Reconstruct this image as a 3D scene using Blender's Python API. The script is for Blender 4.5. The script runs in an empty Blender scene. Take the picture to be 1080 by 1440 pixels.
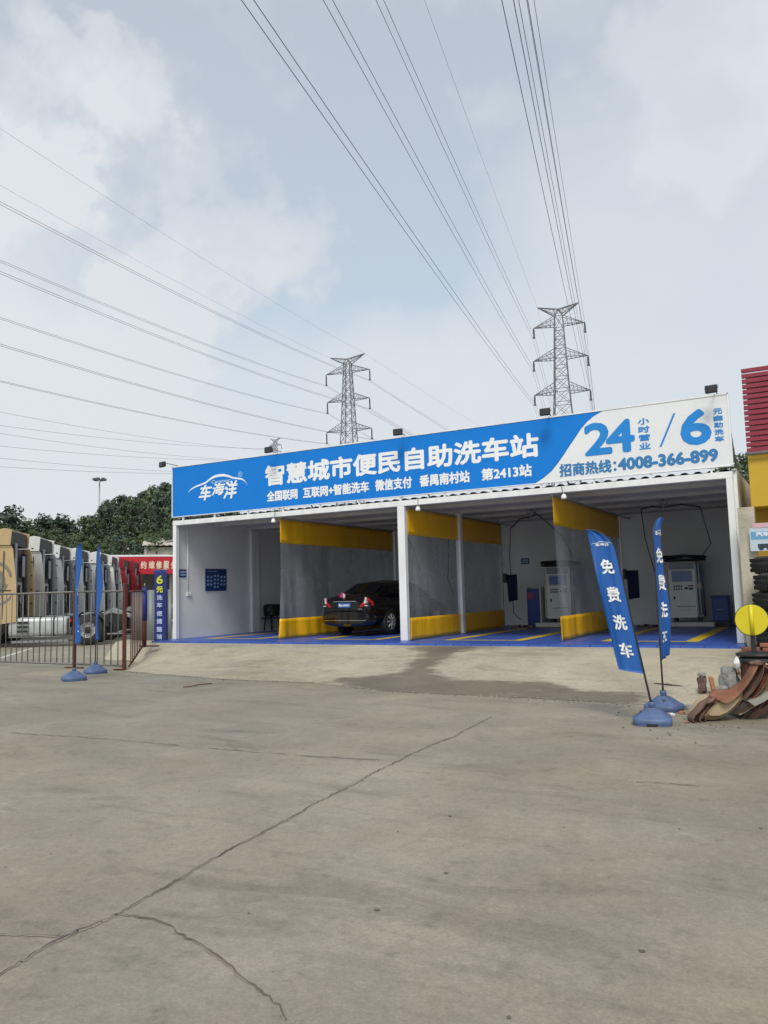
import bpy, math, random
from mathutils import Vector, Matrix, noise
R = math.radians
D = bpy.data
C = bpy.context.scene.collection
SC = bpy.context.scene
random.seed(7)

# ------------------------------------------------------------------ camera
FPX = 1113.38                       # focal length in pixels of the 1080x1440 photograph
PIT, YAW, ROL = 0.102023, -0.506989, 0.025983
CAM = Vector((15.168, -15.670, 1.065))
_f = Vector((math.sin(YAW) * math.cos(PIT), math.cos(YAW) * math.cos(PIT), math.sin(PIT)))
_r = Vector((math.cos(YAW), -math.sin(YAW), 0))
_u = _r.cross(_f)
RIGHT = _r * math.cos(ROL) - _u * math.sin(ROL)
UP = _r * math.sin(ROL) + _u * math.cos(ROL)
FWD = _f
cd = D.cameras.new('camera'); cam = D.objects.new('camera', cd); C.objects.link(cam)
cd.sensor_fit = 'VERTICAL'; cd.sensor_height = 36.0; cd.lens = FPX / 1440 * 36.0
cd.clip_start = 0.05; cd.clip_end = 3000
m3 = Matrix((RIGHT, UP, -FWD)).transposed()
cam.matrix_world = Matrix.Translation(CAM) @ m3.to_4x4()
SC.camera = cam

def ray(px, py): return FWD + RIGHT * ((px - 540) / FPX) - UP * ((py - 720) / FPX)
def at(px, py, d): return CAM + ray(px, py) * d
def onz(px, py, z): d = ray(px, py); return CAM + d * ((z - CAM.z) / d.z)
def ony(px, py, y): d = ray(px, py); return CAM + d * ((y - CAM.y) / d.y)
def proj(P):
    d = Vector(P) - CAM; w = d.dot(FWD)
    return 540 + FPX * d.dot(RIGHT) / w, 720 - FPX * d.dot(UP) / w

# ------------------------------------------------------------------ world, sun, exposure
SUN_EL, SUN_AZ = R(50), math.atan2(0.30, -0.80)      # azimuth measured from +y towards +x
w = D.worlds.new('World'); SC.world = w; w.use_nodes = True
nt = w.node_tree; N = nt.nodes; L = nt.links
bg = N['Background']; bg.inputs[1].default_value = 0.10
sky = N.new('ShaderNodeTexSky'); sky.sky_type = 'NISHITA'; sky.sun_disc = False
sky.sun_elevation = SUN_EL; sky.sun_rotation = SUN_AZ
sky.air_density = 1.0; sky.dust_density = 2.0; sky.ozone_density = 1.2
tc = N.new('ShaderNodeTexCoord')
mp = N.new('ShaderNodeMapping'); mp.inputs['Scale'].default_value = (1.0, 1.0, 1.7); mp.inputs['Location'].default_value = (0.35, 1.1, 0.25)
L.new(tc.outputs['Generated'], mp.inputs[0])
n1 = N.new('ShaderNodeTexNoise'); n1.inputs['Scale'].default_value = 2.2; n1.inputs['Detail'].default_value = 7; n1.inputs['Roughness'].default_value = 0.52; n1.inputs['Distortion'].default_value = 0.35
L.new(mp.outputs[0], n1.inputs[0])
def M(op, a_, b_=None, clamp=False):
    q = N.new('ShaderNodeMath'); q.operation = op; q.use_clamp = clamp
    for i_, v_ in enumerate((a_, b_)):
        if v_ is None: continue
        if isinstance(v_, (int, float)): q.inputs[i_].default_value = v_
        else: L.new(v_, q.inputs[i_])
    return q.outputs[0]
nw = N.new('ShaderNodeTexNoise'); nw.inputs['Scale'].default_value = 3.2; nw.inputs['Detail'].default_value = 6; nw.inputs['Roughness'].default_value = .55
L.new(tc.outputs['Generated'], nw.inputs[0])
v0 = N.new('ShaderNodeVectorMath'); v0.operation = 'SUBTRACT'; L.new(nw.outputs['Color'], v0.inputs[0]); v0.inputs[1].default_value = (.5, .5, .5)
v1 = N.new('ShaderNodeVectorMath'); v1.operation = 'SCALE'; v1.inputs['Scale'].default_value = .22; L.new(v0.outputs[0], v1.inputs[0])
v2 = N.new('ShaderNodeVectorMath'); v2.operation = 'ADD'; L.new(tc.outputs['Generated'], v2.inputs[0]); L.new(v1.outputs[0], v2.inputs[1])
mask = M('ADD', M('MULTIPLY', M('SUBTRACT', n1.outputs[0], .5), 1.5), .40)
for px_, py_, rad, wt in ((232, 290, 5.5, .60), (215, 380, 5, .35), (60, 470, 9, .35), (60, 255, 4, .35), (1040, 80, 5, .35), (960, 260, 7, .15), (620, 480, 11, .25), (320, 110, 11, -.40), (480, 300, 9, -.32), (800, 300, 9, -.22), (720, 80, 9, -.28), (90, 60, 7, -.25), (100, 330, 5, -.15)):
    dv = ray(px_, py_).normalized(); dt = N.new('ShaderNodeVectorMath'); dt.operation = 'DOT_PRODUCT'; L.new(v2.outputs[0], dt.inputs[0]); dt.inputs[1].default_value = dv
    q_ = N.new('ShaderNodeMapRange'); q_.interpolation_type = 'SMOOTHSTEP'; q_.inputs[1].default_value = math.cos(R(rad * 1.9)); q_.inputs[2].default_value = 1.0; q_.inputs[3].default_value = 0; q_.inputs[4].default_value = wt
    L.new(dt.outputs['Value'], q_.inputs[0]); mask = M('ADD', mask, q_.outputs[0])
sp = N.new('ShaderNodeSeparateXYZ'); L.new(tc.outputs['Generated'], sp.inputs[0])
mr = N.new('ShaderNodeMapRange'); mr.inputs[1].default_value = 0.0; mr.inputs[2].default_value = 0.45; mr.inputs[3].default_value = 0.6; mr.inputs[4].default_value = 0.0
L.new(sp.outputs[2], mr.inputs[0])
class _A: pass
ad = _A(); ad.outputs = [M('ADD', M('MULTIPLY', M('ADD', mask, mr.outputs[0], True), .42), .58)]
n2 = N.new('ShaderNodeTexNoise'); n2.inputs['Scale'].default_value = 1.1; n2.inputs['Detail'].default_value = 5
L.new(mp.outputs[0], n2.inputs[0])
cc = N.new('ShaderNodeMix'); cc.data_type = 'RGBA'
cc.inputs[6].default_value = (6.6, 7.15, 7.6, 1); cc.inputs[7].default_value = (7.8, 8.1, 8.4, 1)
L.new(n2.outputs[0], cc.inputs[0])
mx = N.new('ShaderNodeMix'); mx.data_type = 'RGBA'
sb = N.new('ShaderNodeMix'); sb.data_type = 'RGBA'; sb.blend_type = 'MULTIPLY'; sb.inputs[0].default_value = 1.0; sb.inputs[7].default_value = (1.85, 1.92, 1.72, 1)
L.new(sky.outputs[0], sb.inputs[6])
L.new(ad.outputs[0], mx.inputs[0]); L.new(sb.outputs[2], mx.inputs[6]); L.new(cc.outputs[2], mx.inputs[7])
L.new(mx.outputs[2], bg.inputs[0])
sl = D.lights.new('sun', 'SUN'); so = D.objects.new('sun', sl); C.objects.link(so)
sl.energy = 2.2; sl.angle = R(20); sl.color = (1.0, 0.955, 0.88)
sd = Vector((math.sin(SUN_AZ) * math.cos(SUN_EL), math.cos(SUN_AZ) * math.cos(SUN_EL), math.sin(SUN_EL)))
so.rotation_euler = sd.to_track_quat('Z', 'Y').to_euler(); so.location = (20, -40, 60)
vs = SC.view_settings; vs.view_transform = 'Standard'; vs.look = 'None'; vs.exposure = 0.0; vs.gamma = 1.0; vs.use_curve_mapping = False

# ------------------------------------------------------------------ helpers
MATS = {}
def mat(name, col, rough=0.6, metal=0.0, var=0.12, scale=4.0, bump=0.0, bscale=40.0, spec=0.5, coat=0.0, alpha=None, stretch=None):
    if name in MATS: return MATS[name]
    m = D.materials.new(name); m.use_nodes = True; t = m.node_tree; n = t.nodes; b = n['Principled BSDF']
    b.inputs['Roughness'].default_value = rough; b.inputs['Metallic'].default_value = metal
    b.inputs['Specular IOR Level'].default_value = spec; b.inputs['Coat Weight'].default_value = coat
    tcn = n.new('ShaderNodeTexCoord'); src = tcn.outputs['Object']
    if stretch:
        mpn = n.new('ShaderNodeMapping'); mpn.inputs['Scale'].default_value = stretch; t.links.new(src, mpn.inputs[0]); src = mpn.outputs[0]
    nn = n.new('ShaderNodeTexNoise'); nn.inputs['Scale'].default_value = scale; nn.inputs['Detail'].default_value = 6; nn.inputs['Roughness'].default_value = 0.6
    t.links.new(src, nn.inputs[0])
    r = n.new('ShaderNodeMapRange'); r.inputs[1].default_value = 0.25; r.inputs[2].default_value = 0.75; r.inputs[3].default_value = 1 - var; r.inputs[4].default_value = 1 + var * .6
    t.links.new(nn.outputs[0], r.inputs[0])
    x = n.new('ShaderNodeMix'); x.data_type = 'RGBA'; x.blend_type = 'MULTIPLY'; x.inputs[0].default_value = 1.0
    x.inputs[6].default_value = (*col, 1); t.links.new(r.outputs[0], x.inputs[7]); t.links.new(x.outputs[2], b.inputs['Base Color'])
    r2 = n.new('ShaderNodeMapRange'); r2.inputs[3].default_value = max(0.02, rough - .12); r2.inputs[4].default_value = min(1, rough + .12)
    t.links.new(nn.outputs[0], r2.inputs[0]); t.links.new(r2.outputs[0], b.inputs['Roughness'])
    if bump:
        bn = n.new('ShaderNodeTexNoise'); bn.inputs['Scale'].default_value = bscale; bn.inputs['Detail'].default_value = 4; t.links.new(src, bn.inputs[0])
        bu = n.new('ShaderNodeBump'); bu.inputs['Strength'].default_value = bump; bu.inputs['Distance'].default_value = 0.01
        t.links.new(bn.outputs[0], bu.inputs['Height']); t.links.new(bu.outputs[0], b.inputs['Normal'])
    MATS[name] = m
    return m

class MB:
    def __init__(s): s.v = []; s.f = []; s.m = []; s.sm = []
    def quad(s, pts, mi=0, smooth=False):
        k = len(s.v); s.v += [tuple(p) for p in pts]; s.f.append(tuple(range(k, k + len(pts)))); s.m.append(mi); s.sm.append(smooth); return s
    def box(s, a, b, mi=0, bev=0.0):
        x0, y0, z0 = [min(a[i], b[i]) for i in range(3)]; x1, y1, z1 = [max(a[i], b[i]) for i in range(3)]
        if bev > 0:
            e = min(bev, (x1 - x0) * .45, (y1 - y0) * .45, (z1 - z0) * .45)
            k = len(s.v); idx = {}
            for ix, (xa, sx) in enumerate(((x0, 1), (x1, -1))):
                for iy, (yb, sy) in enumerate(((y0, 1), (y1, -1))):
                    for iz, (zc, sz) in enumerate(((z0, 1), (z1, -1))):
                        for ax in range(3):
                            p = [xa + sx * e, yb + sy * e, zc + sz * e]; p[ax] = (xa, yb, zc)[ax]
                            idx[(ix, iy, iz, ax)] = len(s.v); s.v.append(tuple(p))
            def F(l): s.f.append(tuple(l)); s.m.append(mi); s.sm.append(False)
            I = lambda x, y, z, a_: idx[(x, y, z, a_)]
            F([I(0,0,0,0),I(0,0,1,0),I(0,1,1,0),I(0,1,0,0)]); F([I(1,0,0,0),I(1,1,0,0),I(1,1,1,0),I(1,0,1,0)])
            F([I(0,0,0,1),I(1,0,0,1),I(1,0,1,1),I(0,0,1,1)]); F([I(0,1,0,1),I(0,1,1,1),I(1,1,1,1),I(1,1,0,1)])
            F([I(0,0,0,2),I(0,1,0,2),I(1,1,0,2),I(1,0,0,2)]); F([I(0,0,1,2),I(1,0,1,2),I(1,1,1,2),I(0,1,1,2)])
            for q in (0, 1):
                for t in (0, 1):
                    F([I(q,t,0,0),I(q,t,1,0),I(q,t,1,1),I(q,t,0,1)] if True else 0)
                    F([I(q,0,t,0),I(q,1,t,0),I(q,1,t,2),I(q,0,t,2)])
                    F([I(0,q,t,1),I(1,q,t,1),I(1,q,t,2),I(0,q,t,2)])
            for x in (0, 1):
                for y in (0, 1):
                    for z in (0, 1): F([I(x,y,z,0),I(x,y,z,1),I(x,y,z,2)])
            return s
        P = [(x0,y0,z0),(x1,y0,z0),(x1,y1,z0),(x0,y1,z0),(x0,y0,z1),(x1,y0,z1),(x1,y1,z1),(x0,y1,z1)]
        k = len(s.v); s.v += P
        for q in ((0,3,2,1),(4,5,6,7),(0,1,5,4),(1,2,6,5),(2,3,7,6),(3,0,4,7)):
            s.f.append(tuple(k + i for i in q)); s.m.append(mi); s.sm.append(False)
        return s
    def tube(s, pts, r, n=8, mi=0, caps=True, smooth=True):
        pts = [Vector(p) for p in pts]; rs = r if isinstance(r, (list, tuple)) else [r] * len(pts)
        k = len(s.v); up = None
        for i, p in enumerate(pts):
            d = (pts[min(i + 1, len(pts) - 1)] - pts[max(i - 1, 0)])
            if d.length < 1e-9: d = Vector((0, 0, 1))
            d.normalize()
            if up is None: up = Vector((0, 0, 1)) if abs(d.z) < .9 else Vector((1, 0, 0))
            a = d.cross(up).normalized(); b = a.cross(d).normalized(); up = b
            for j in range(n):
                t = 2 * math.pi * j / n + (math.pi / n if n == 4 else 0); s.v.append(tuple(p + a * (rs[i] * math.cos(t)) + b * (rs[i] * math.sin(t))))
        for i in range(len(pts) - 1):
            for j in range(n):
                s.f.append((k + i*n + j, k + i*n + (j+1) % n, k + (i+1)*n + (j+1) % n, k + (i+1)*n + j)); s.m.append(mi); s.sm.append(smooth and n > 4)
        if caps:
            s.f.append(tuple(k + j for j in range(n))[::-1]); s.m.append(mi); s.sm.append(False)
            e = k + (len(pts) - 1) * n; s.f.append(tuple(e + j for j in range(n))); s.m.append(mi); s.sm.append(False)
        return s
    def lathe(s, prof, c=(0, 0, 0), n=24, mi=0, axis='z', smooth=True):
        k = len(s.v); c = Vector(c)
        for r, h in prof:
            for j in range(n):
                t = 2 * math.pi * j / n; x, y = r * math.cos(t), r * math.sin(t)
                v = (x, y, h) if axis == 'z' else ((x, h, y) if axis == 'y' else (h, x, y))
                s.v.append(tuple(c + Vector(v)))
        for i in range(len(prof) - 1):
            for j in range(n):
                s.f.append((k + i*n + j, k + i*n + (j+1) % n, k + (i+1)*n + (j+1) % n, k + (i+1)*n + j)); s.m.append(mi); s.sm.append(smooth)
        return s
    def prism(s, out, vec, mi=0):
        vec = Vector(vec); n = len(out); k = len(s.v); s.v += [tuple(Vector(p)) for p in out] + [tuple(Vector(p) + vec) for p in out]
        s.f.append(tuple(range(k, k + n))); s.f.append(tuple(range(k + 2*n - 1, k + n - 1, -1))); s.m += [mi, mi]; s.sm += [False, False]
        for i in range(n):
            j = (i + 1) % n; s.f.append((k + i, k + n + i, k + n + j, k + j)); s.m.append(mi); s.sm.append(False)
        return s
    def grid(s, fn, nu, nv, mi=0, smooth=True):
        k = len(s.v)
        for i in range(nu + 1):
            for j in range(nv + 1): s.v.append(tuple(fn(i / nu, j / nv)))
        for i in range(nu):
            for j in range(nv):
                a = k + i * (nv + 1) + j; s.f.append((a, a + nv + 1, a + nv + 2, a + 1)); s.m.append(mi); s.sm.append(smooth)
        return s
    def sheet(s, fn, nu, nv, th, mi=0):      # a grid with real thickness th along its normal
        e = 1e-3
        def nrm(u, v):
            a = Vector(fn(min(1, u + e), v)) - Vector(fn(max(0, u - e), v)); b = Vector(fn(u, min(1, v + e))) - Vector(fn(u, max(0, v - e)))
            q = a.cross(b); return q.normalized() if q.length > 1e-12 else Vector((0, 0, 1))
        f1 = lambda u, v: Vector(fn(u, v)) + nrm(u, v) * th * .5
        f2 = lambda u, v: Vector(fn(u, v)) - nrm(u, v) * th * .5
        k1 = len(s.v); s.grid(f1, nu, nv, mi); k2 = len(s.v); s.grid(f2, nu, nv, mi)
        W = nv + 1
        rim = [j for j in range(W)] + [i * W + nv for i in range(1, nu + 1)] + [nu * W + j for j in range(nv - 1, -1, -1)] + [i * W for i in range(nu - 1, 0, -1)]
        for a, b in zip(rim, rim[1:] + rim[:1]):
            s.f.append((k1 + a, k1 + b, k2 + b, k2 + a)); s.m.append(mi); s.sm.append(False)
        return s
    def mesh(s, name, mats):
        me = D.meshes.new(name); me.from_pydata(s.v, [], s.f)
        for m in (mats if isinstance(mats, (list, tuple)) else [mats]): me.materials.append(m)
        me.polygons.foreach_set('material_index', s.m); me.polygons.foreach_set('use_smooth', s.sm); me.update()
        return me
    def build(s, name, mats, parent=None):
        o = D.objects.new(name, s.mesh(name, mats)); C.objects.link(o)
        if parent: o.parent = parent
        return o

def tag(o, label=None, cat=None, group=None, kind=None):
    if label: o['label'] = label
    if cat: o['category'] = cat
    if group: o['group'] = group
    if kind: o['kind'] = kind
    return o
def thing(name, label, cat, loc=(0, 0, 0), rz=0.0, group=None, rot=None):
    o = D.objects.new(name, None); C.objects.link(o); o.location = loc; o.rotation_euler = rot if rot else (0, 0, rz); o.empty_display_size = 0.2
    return tag(o, label, cat, group)
def copy_thing(o, loc, label=None, rz=None, scale=None):
    def rec(a, parent):
        c = a.copy(); C.objects.link(c)
        if parent: c.parent = parent
        for ch in [x for x in KIDS.get(a.name, [])]: rec(ch, c)
        return c
    KIDS = {}
    for x in D.objects:
        if x.parent: KIDS.setdefault(x.parent.name, []).append(x)
    c = rec(o, None); c.location = loc
    if rz is not None: c.rotation_euler = (0, 0, rz)
    if scale is not None: c.scale = (scale, scale, scale)
    if label: c['label'] = label
    return c

_tcache = {}
def text_geo(s, off=0.0, shear=0.0):
    key = (s, off, shear)
    if key in _tcache: return _tcache[key]
    cu = D.curves.new('t', 'FONT'); cu.body = s; cu.size = 1; cu.offset = off; cu.shear = shear; cu.resolution_u = 3
    o = D.objects.new('t', cu); C.objects.link(o)
    me = D.meshes.new_from_object(o.evaluated_get(bpy.context.evaluated_depsgraph_get()))
    vs_ = [(v.co.x, v.co.y) for v in me.vertices]; fs = [tuple(p.vertices) for p in me.polygons]
    D.objects.remove(o); D.curves.remove(cu); D.meshes.remove(me)
    x0 = min(v[0] for v in vs_); x1 = max(v[0] for v in vs_); y0 = min(v[1] for v in vs_); y1 = max(v[1] for v in vs_)
    vs_ = [((x - x0) / (x1 - x0), (y - y0) / (y1 - y0)) for x, y in vs_]
    _tcache[key] = (vs_, fs); return _tcache[key]
def write(mb, s, place, bold=0, bw=(0.004, 0.004), off=0.0, mi=0, lay=0.0004, shear=0.0):
    """adds lettering to mb; place(u, v, h): u, v in 0..1 across the text's box, h the height above the surface"""
    vs_, fs = text_geo(s, off, shear)
    ring = [(0, 0)] + [(math.cos(t * math.pi / 4), math.sin(t * math.pi / 4)) for t in range(8)] if bold else [(0, 0)]
    for i, (dx, dy) in enumerate(ring):
        k = len(mb.v)
        mb.v += [tuple(place(x + dx * bw[0], y + dy * bw[1], lay * i)) for x, y in vs_]
        mb.f += [tuple(k + q for q in f) for f in fs]; mb.m += [mi] * len(fs); mb.sm += [False] * len(fs)
def wall_text(mb, s, x0, x1, z0, z1, y, bold=0.0, off=0.0, mi=0, shear=0.0):      # on a wall that faces -y
    bx = bold / (x1 - x0); bz = bold / (z1 - z0)
    write(mb, s, lambda u, v, h: (x0 + (x1 - x0) * u, y - h, z0 + (z1 - z0) * v), 1 if bold else 0, (bx, bz), off, mi, shear=shear)

# ------------------------------------------------------------------ materials
white_steel = mat('white_painted_steel', (0.80, 0.81, 0.82), 0.45, var=0.17, scale=5, stretch=(1, 1, .18))
panel_white = mat('white_sandwich_panel', (0.76, 0.78, 0.77), 0.5, var=0.10, scale=1.2, bump=.05)
roof_sheet = mat('roof_sheet', (0.55, 0.55, 0.53), 0.5, var=0.15)
grey_metal = mat('grey_metal', (0.30, 0.31, 0.32), 0.45, 0.6)
black_plastic = mat('black_plastic', (0.018, 0.018, 0.02), 0.5)
black_rubber = mat('black_rubber', (0.022, 0.022, 0.023), 0.75, var=.3, scale=8, bump=.2)
sign_blue = mat('sign_blue_vinyl', (0.002, 0.195, 0.665), 0.45, var=0.07, scale=.8, bump=.5, bscale=1.3, spec=.3)
sign_white = mat('sign_white_vinyl', (0.76, 0.785, 0.80), 0.45, var=0.06, scale=.8, bump=.5, bscale=1.3, spec=.3)
letter_white = mat('letter_white', (0.84, 0.86, 0.88), 0.45, var=0.03)
letter_blue = mat('letter_blue', (0.006, 0.225, 0.640), 0.45, var=0.04)
letter_blue2 = mat('letter_blue_dull', (0.03, 0.19, 0.45), 0.45, var=0.05)
yellow_pvc = mat('yellow_pvc', (0.90, 0.49, 0.010), 0.4, var=0.14, scale=3, bump=1.0, bscale=5, stretch=(1, 2.4, .5))
tile_yellow = mat('yellow_tile', (0.70, 0.50, 0.02), 0.45, var=0.15, scale=10)

def brick_like(name, col, mortar, sx, sy, size, mort, rough=.5, offs=0.0, bump=.4, coord='Object'):
    m = mat(name, col, rough); t = m.node_tree; n = t.nodes; b = n['Principled BSDF']
    tcn = n.new('ShaderNodeTexCoord'); mpn = n.new('ShaderNodeMapping'); mpn.inputs['Scale'].default_value = (sx, sy, 1); t.links.new(tcn.outputs[coord], mpn.inputs[0])
    bt = n.new('ShaderNodeTexBrick'); bt.inputs['Scale'].default_value = 1; bt.inputs['Brick Width'].default_value = size; bt.inputs['Row Height'].default_value = size
    bt.inputs['Mortar Size'].default_value = mort; bt.offset = offs; bt.inputs['Color1'].default_value = (1, 1, 1, 1); bt.inputs['Color2'].default_value = (.8, .8, .8, 1); bt.inputs['Mortar'].default_value = (*mortar, 1)
    t.links.new(mpn.outputs[0], bt.inputs[0])
    old = b.inputs['Base Color'].links[0].from_socket
    x = n.new('ShaderNodeMix'); x.data_type = 'RGBA'; x.blend_type = 'MULTIPLY'; x.inputs[0].default_value = 1
    t.links.new(old, x.inputs[6]); t.links.new(bt.outputs[0], x.inputs[7]); t.links.new(x.outputs[2], b.inputs['Base Color'])
    return m
tile_blue = brick_like('blue_grid_tile', (0.05, 0.125, 0.50), (.4, .4, .45), 1, 1, .4, .012, .38)

clear_pvc = D.materials.new('clear_pvc'); clear_pvc.use_nodes = True
t = clear_pvc.node_tree; n = t.nodes; b = n['Principled BSDF']
b.inputs['Base Color'].default_value = (0.46, 0.49, 0.51, 1); b.inputs['Roughness'].default_value = 0.22; b.inputs['Specular IOR Level'].default_value = 0.45
tr = n.new('ShaderNodeBsdfTransparent'); tr.inputs[0].default_value = (.82, .84, .85, 1)
ms = n.new('ShaderNodeMixShader'); ns = n.new('ShaderNodeTexNoise'); ns.inputs['Scale'].default_value = 1.6; ns.inputs['Detail'].default_value = 5
tcn = n.new('ShaderNodeTexCoord'); t.links.new(tcn.outputs['Object'], ns.inputs[0])
rr = n.new('ShaderNodeMapRange'); rr.inputs[1].default_value = .3; rr.inputs[2].default_value = .7; rr.inputs[3].default_value = .52; rr.inputs[4].default_value = .76
t.links.new(ns.outputs[0], rr.inputs[0]); t.links.new(rr.outputs[0], ms.inputs[0]); t.links.new(b.outputs[0], ms.inputs[1]); t.links.new(tr.outputs[0], ms.inputs[2])
nb = n.new('ShaderNodeTexNoise'); nb.inputs['Scale'].default_value = 3; nb.inputs['Detail'].default_value = 5; mq = n.new('ShaderNodeMapping'); mq.inputs['Scale'].default_value = (1, 2.2, .5); t.links.new(tcn.outputs['Object'], mq.inputs[0]); t.links.new(mq.outputs[0], nb.inputs[0])
bu = n.new('ShaderNodeBump'); bu.inputs['Strength'].default_value = .3; bu.inputs['Distance'].default_value = .03; t.links.new(nb.outputs[0], bu.inputs['Height']); t.links.new(bu.outputs[0], b.inputs['Normal'])
t.links.new(ms.outputs[0], n['Material Output'].inputs[0])

def concrete(name, base, tint=(1.0, .97, .91), wet=False, rough=.72):
    m = D.materials.new(name); m.use_nodes = True; t = m.node_tree; n = t.nodes; l = t.links; b = n['Principled BSDF']
    tcn = n.new('ShaderNodeTexCoord')
    def noise_(sc, det, lo, hi, a, c, st=None, dist=0.0, ro=.6):
        src = tcn.outputs['Object']
        if st:
            q = n.new('ShaderNodeMapping'); q.inputs['Scale'].default_value = st; q.inputs['Rotation'].default_value = (0, 0, R(20)); l.new(src, q.inputs[0]); src = q.outputs[0]
        z = n.new('ShaderNodeTexNoise'); z.inputs['Scale'].default_value = sc; z.inputs['Detail'].default_value = det; z.inputs['Distortion'].default_value = dist; z.inputs['Roughness'].default_value = ro
        l.new(src, z.inputs[0]); r_ = n.new('ShaderNodeMapRange'); r_.inputs[1].default_value = lo; r_.inputs[2].default_value = hi; r_.inputs[3].default_value = a; r_.inputs[4].default_value = c
        l.new(z.outputs[0], r_.inputs[0]); return r_.outputs[0], z.outputs[0]
    a1, _ = noise_(.22, 6, .3, .7, .78, 1.14, dist=.8)
    a2, _ = noise_(1.3, 7, .3, .7, .84, 1.10, dist=.4)
    a3, raw = noise_(75, 6, .25, .75, .66, 1.24, ro=.75)
    a4, _ = noise_(.55, 9, .52, .66, 1.0, .76, st=(1, 3.4, 1), dist=1.0, ro=.66)
    a5, _ = noise_(7, 8, .58, .74, 1.0, .74)
    a6, _ = noise_(16, 7, .3, .7, .86, 1.10, ro=.75)
    a7, _ = noise_(2.6, 9, .57, .61, 1.0, .90, dist=.5, ro=.7)
    a8, _ = noise_(34, 5, .70, .76, 1.0, .55)
    a9, _ = noise_(3.4, 8, .62, .68, 1.0, 1.13, dist=.3, ro=.7)
    cur = None
    for s_ in (a1, a2, a3, a4, a5, a6, a7, a8, a9):
        if cur is None: cur = s_; continue
        q = n.new('ShaderNodeMath'); q.operation = 'MULTIPLY'; l.new(cur, q.inputs[0]); l.new(s_, q.inputs[1]); cur = q.outputs[0]
    hue, _ = noise_(.6, 4, .3, .7, 0, 1)
    hm = n.new('ShaderNodeMix'); hm.data_type = 'RGBA'; hm.inputs[6].default_value = (base * 1.09, base * .965, base * .70, 1); hm.inputs[7].default_value = (base * 1.05, base * .965, base * .775, 1)
    l.new(hue, hm.inputs[0])
    x = n.new('ShaderNodeMix'); x.data_type = 'RGBA'; x.blend_type = 'MULTIPLY'; x.inputs[0].default_value = 1; l.new(hm.outputs[2], x.inputs[6]); l.new(cur, x.inputs[7])
    out = x.outputs[2]; b.inputs['Roughness'].default_value = rough
    if wet:
        at_ = n.new('ShaderNodeAttribute'); at_.attribute_name = 'wet'
        nz, _ = noise_(2.0, 9, .25, .75, -.52, .40, st=(1, 2.4, 1), ro=.7)
        s1 = n.new('ShaderNodeMath'); s1.operation = 'ADD'; l.new(at_.outputs['Fac'], s1.inputs[0]); l.new(nz, s1.inputs[1])
        s2 = n.new('ShaderNodeMapRange'); s2.inputs[1].default_value = .25; s2.inputs[2].default_value = .75; s2.inputs[3].default_value = 0; s2.inputs[4].default_value = 1; l.new(s1.outputs[0], s2.inputs[0])
        wm = n.new('ShaderNodeMix'); wm.data_type = 'RGBA'; wm.blend_type = 'MULTIPLY'; wm.inputs[7].default_value = (.45, .44, .42, 1); l.new(s2.outputs[0], wm.inputs[0]); l.new(out, wm.inputs[6]); out = wm.outputs[2]
        rm = n.new('ShaderNodeMapRange'); rm.inputs[3].default_value = rough; rm.inputs[4].default_value = .5; l.new(s2.outputs[0], rm.inputs[0]); l.new(rm.outputs[0], b.inputs['Roughness'])
    l.new(out, b.inputs['Base Color'])
    bu = n.new('ShaderNodeBump'); bu.inputs['Strength'].default_value = .35; bu.inputs['Distance'].default_value = .01; l.new(raw, bu.inputs['Height']); l.new(bu.outputs[0], b.inputs['Normal'])
    return m
conc = concrete('yard_concrete', 0.275)
conc_apron = concrete('apron_concrete', 0.415, wet=True, rough=.8)

# ------------------------------------------------------------------ ground
YZ = -0.5
g = MB(); g.quad([(-900, -200, YZ), (500, -200, YZ), (500, 1400, YZ), (-900, 1400, YZ)])
tag(g.build('ground', conc), kind='structure')

def pin(px, py, poly):
    ins = False; n = len(poly); j = n - 1
    for i in range(n):
        xi, yi = poly[i]; xj, yj = poly[j]
        if (yi > py) != (yj > py) and px < (xj - xi) * (py - yi) / (yj - yi) + xi: ins = not ins
        j = i
    return ins
def apron_front(x):
    P = [(-1.7, -.80), (-.3, -1.0), (.15, -1.35), (1.5, -3.05), (3, -3.35), (4.7, -3.7), (7, -3.75), (9, -4.45), (11, -4.5), (14.2, -4.7)]
    if x <= P[0][0]: return P[0][1]
    for (a, b_), (c, d) in zip(P, P[1:]):
        if x <= c: return b_ + (d - b_) * (x - a) / (c - a)
    return P[-1][1]
def apron_z(x, y):
    yf = apron_front(x); den = (-0.72 - yf) if x > 1.5 else .45 + max(0, x / 1.5) * 1.85
    tt = max(0.0, min(1.0, (y - yf) / den)); tt = tt * .82 + .18 * tt * tt * (3 - 2 * tt)
    return YZ + .004 + (.455 + .02 * noise.noise((x * .6, y * .6, 0)) * math.sin(math.pi * tt)) * tt
STAIN = [(545,908),(720,905),(640,918),(606,944),(640,955),(790,960),(800,968),(850,973),(905,974),(914,988),(820,987),(700,979),(560,978),(528,969),(450,958),(470,953),(560,947),(580,930),(590,915)]
ap = MB(); NX, NY = 230, 110; wetv = []
xs_ = [-1.7 + 15.7 * i / NX for i in range(NX + 1)]
for x in xs_:
    yf = apron_front(x); yt = -0.70 if x > -.04 else .2
    for j in range(NY + 1):
        y = yf + (yt - yf) * j / NY + (.05 * noise.noise((x * 2, 3.1, 0)) if j == 0 else 0)
        z = apron_z(x, y); ap.v.append((x, y, z))
        px, py = proj((x, y, z)); wv = 0
        for dx in (-14, 0, 14):
            for dy in (-3, 0, 3): wv += pin(px + dx, py + dy, STAIN)
        # thin dirt line along the toe of the slope
        d_ = max(0, 1 - (y - yf) / .25) * .3
        wetv.append(min(1, wv / 9 + d_))
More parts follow.
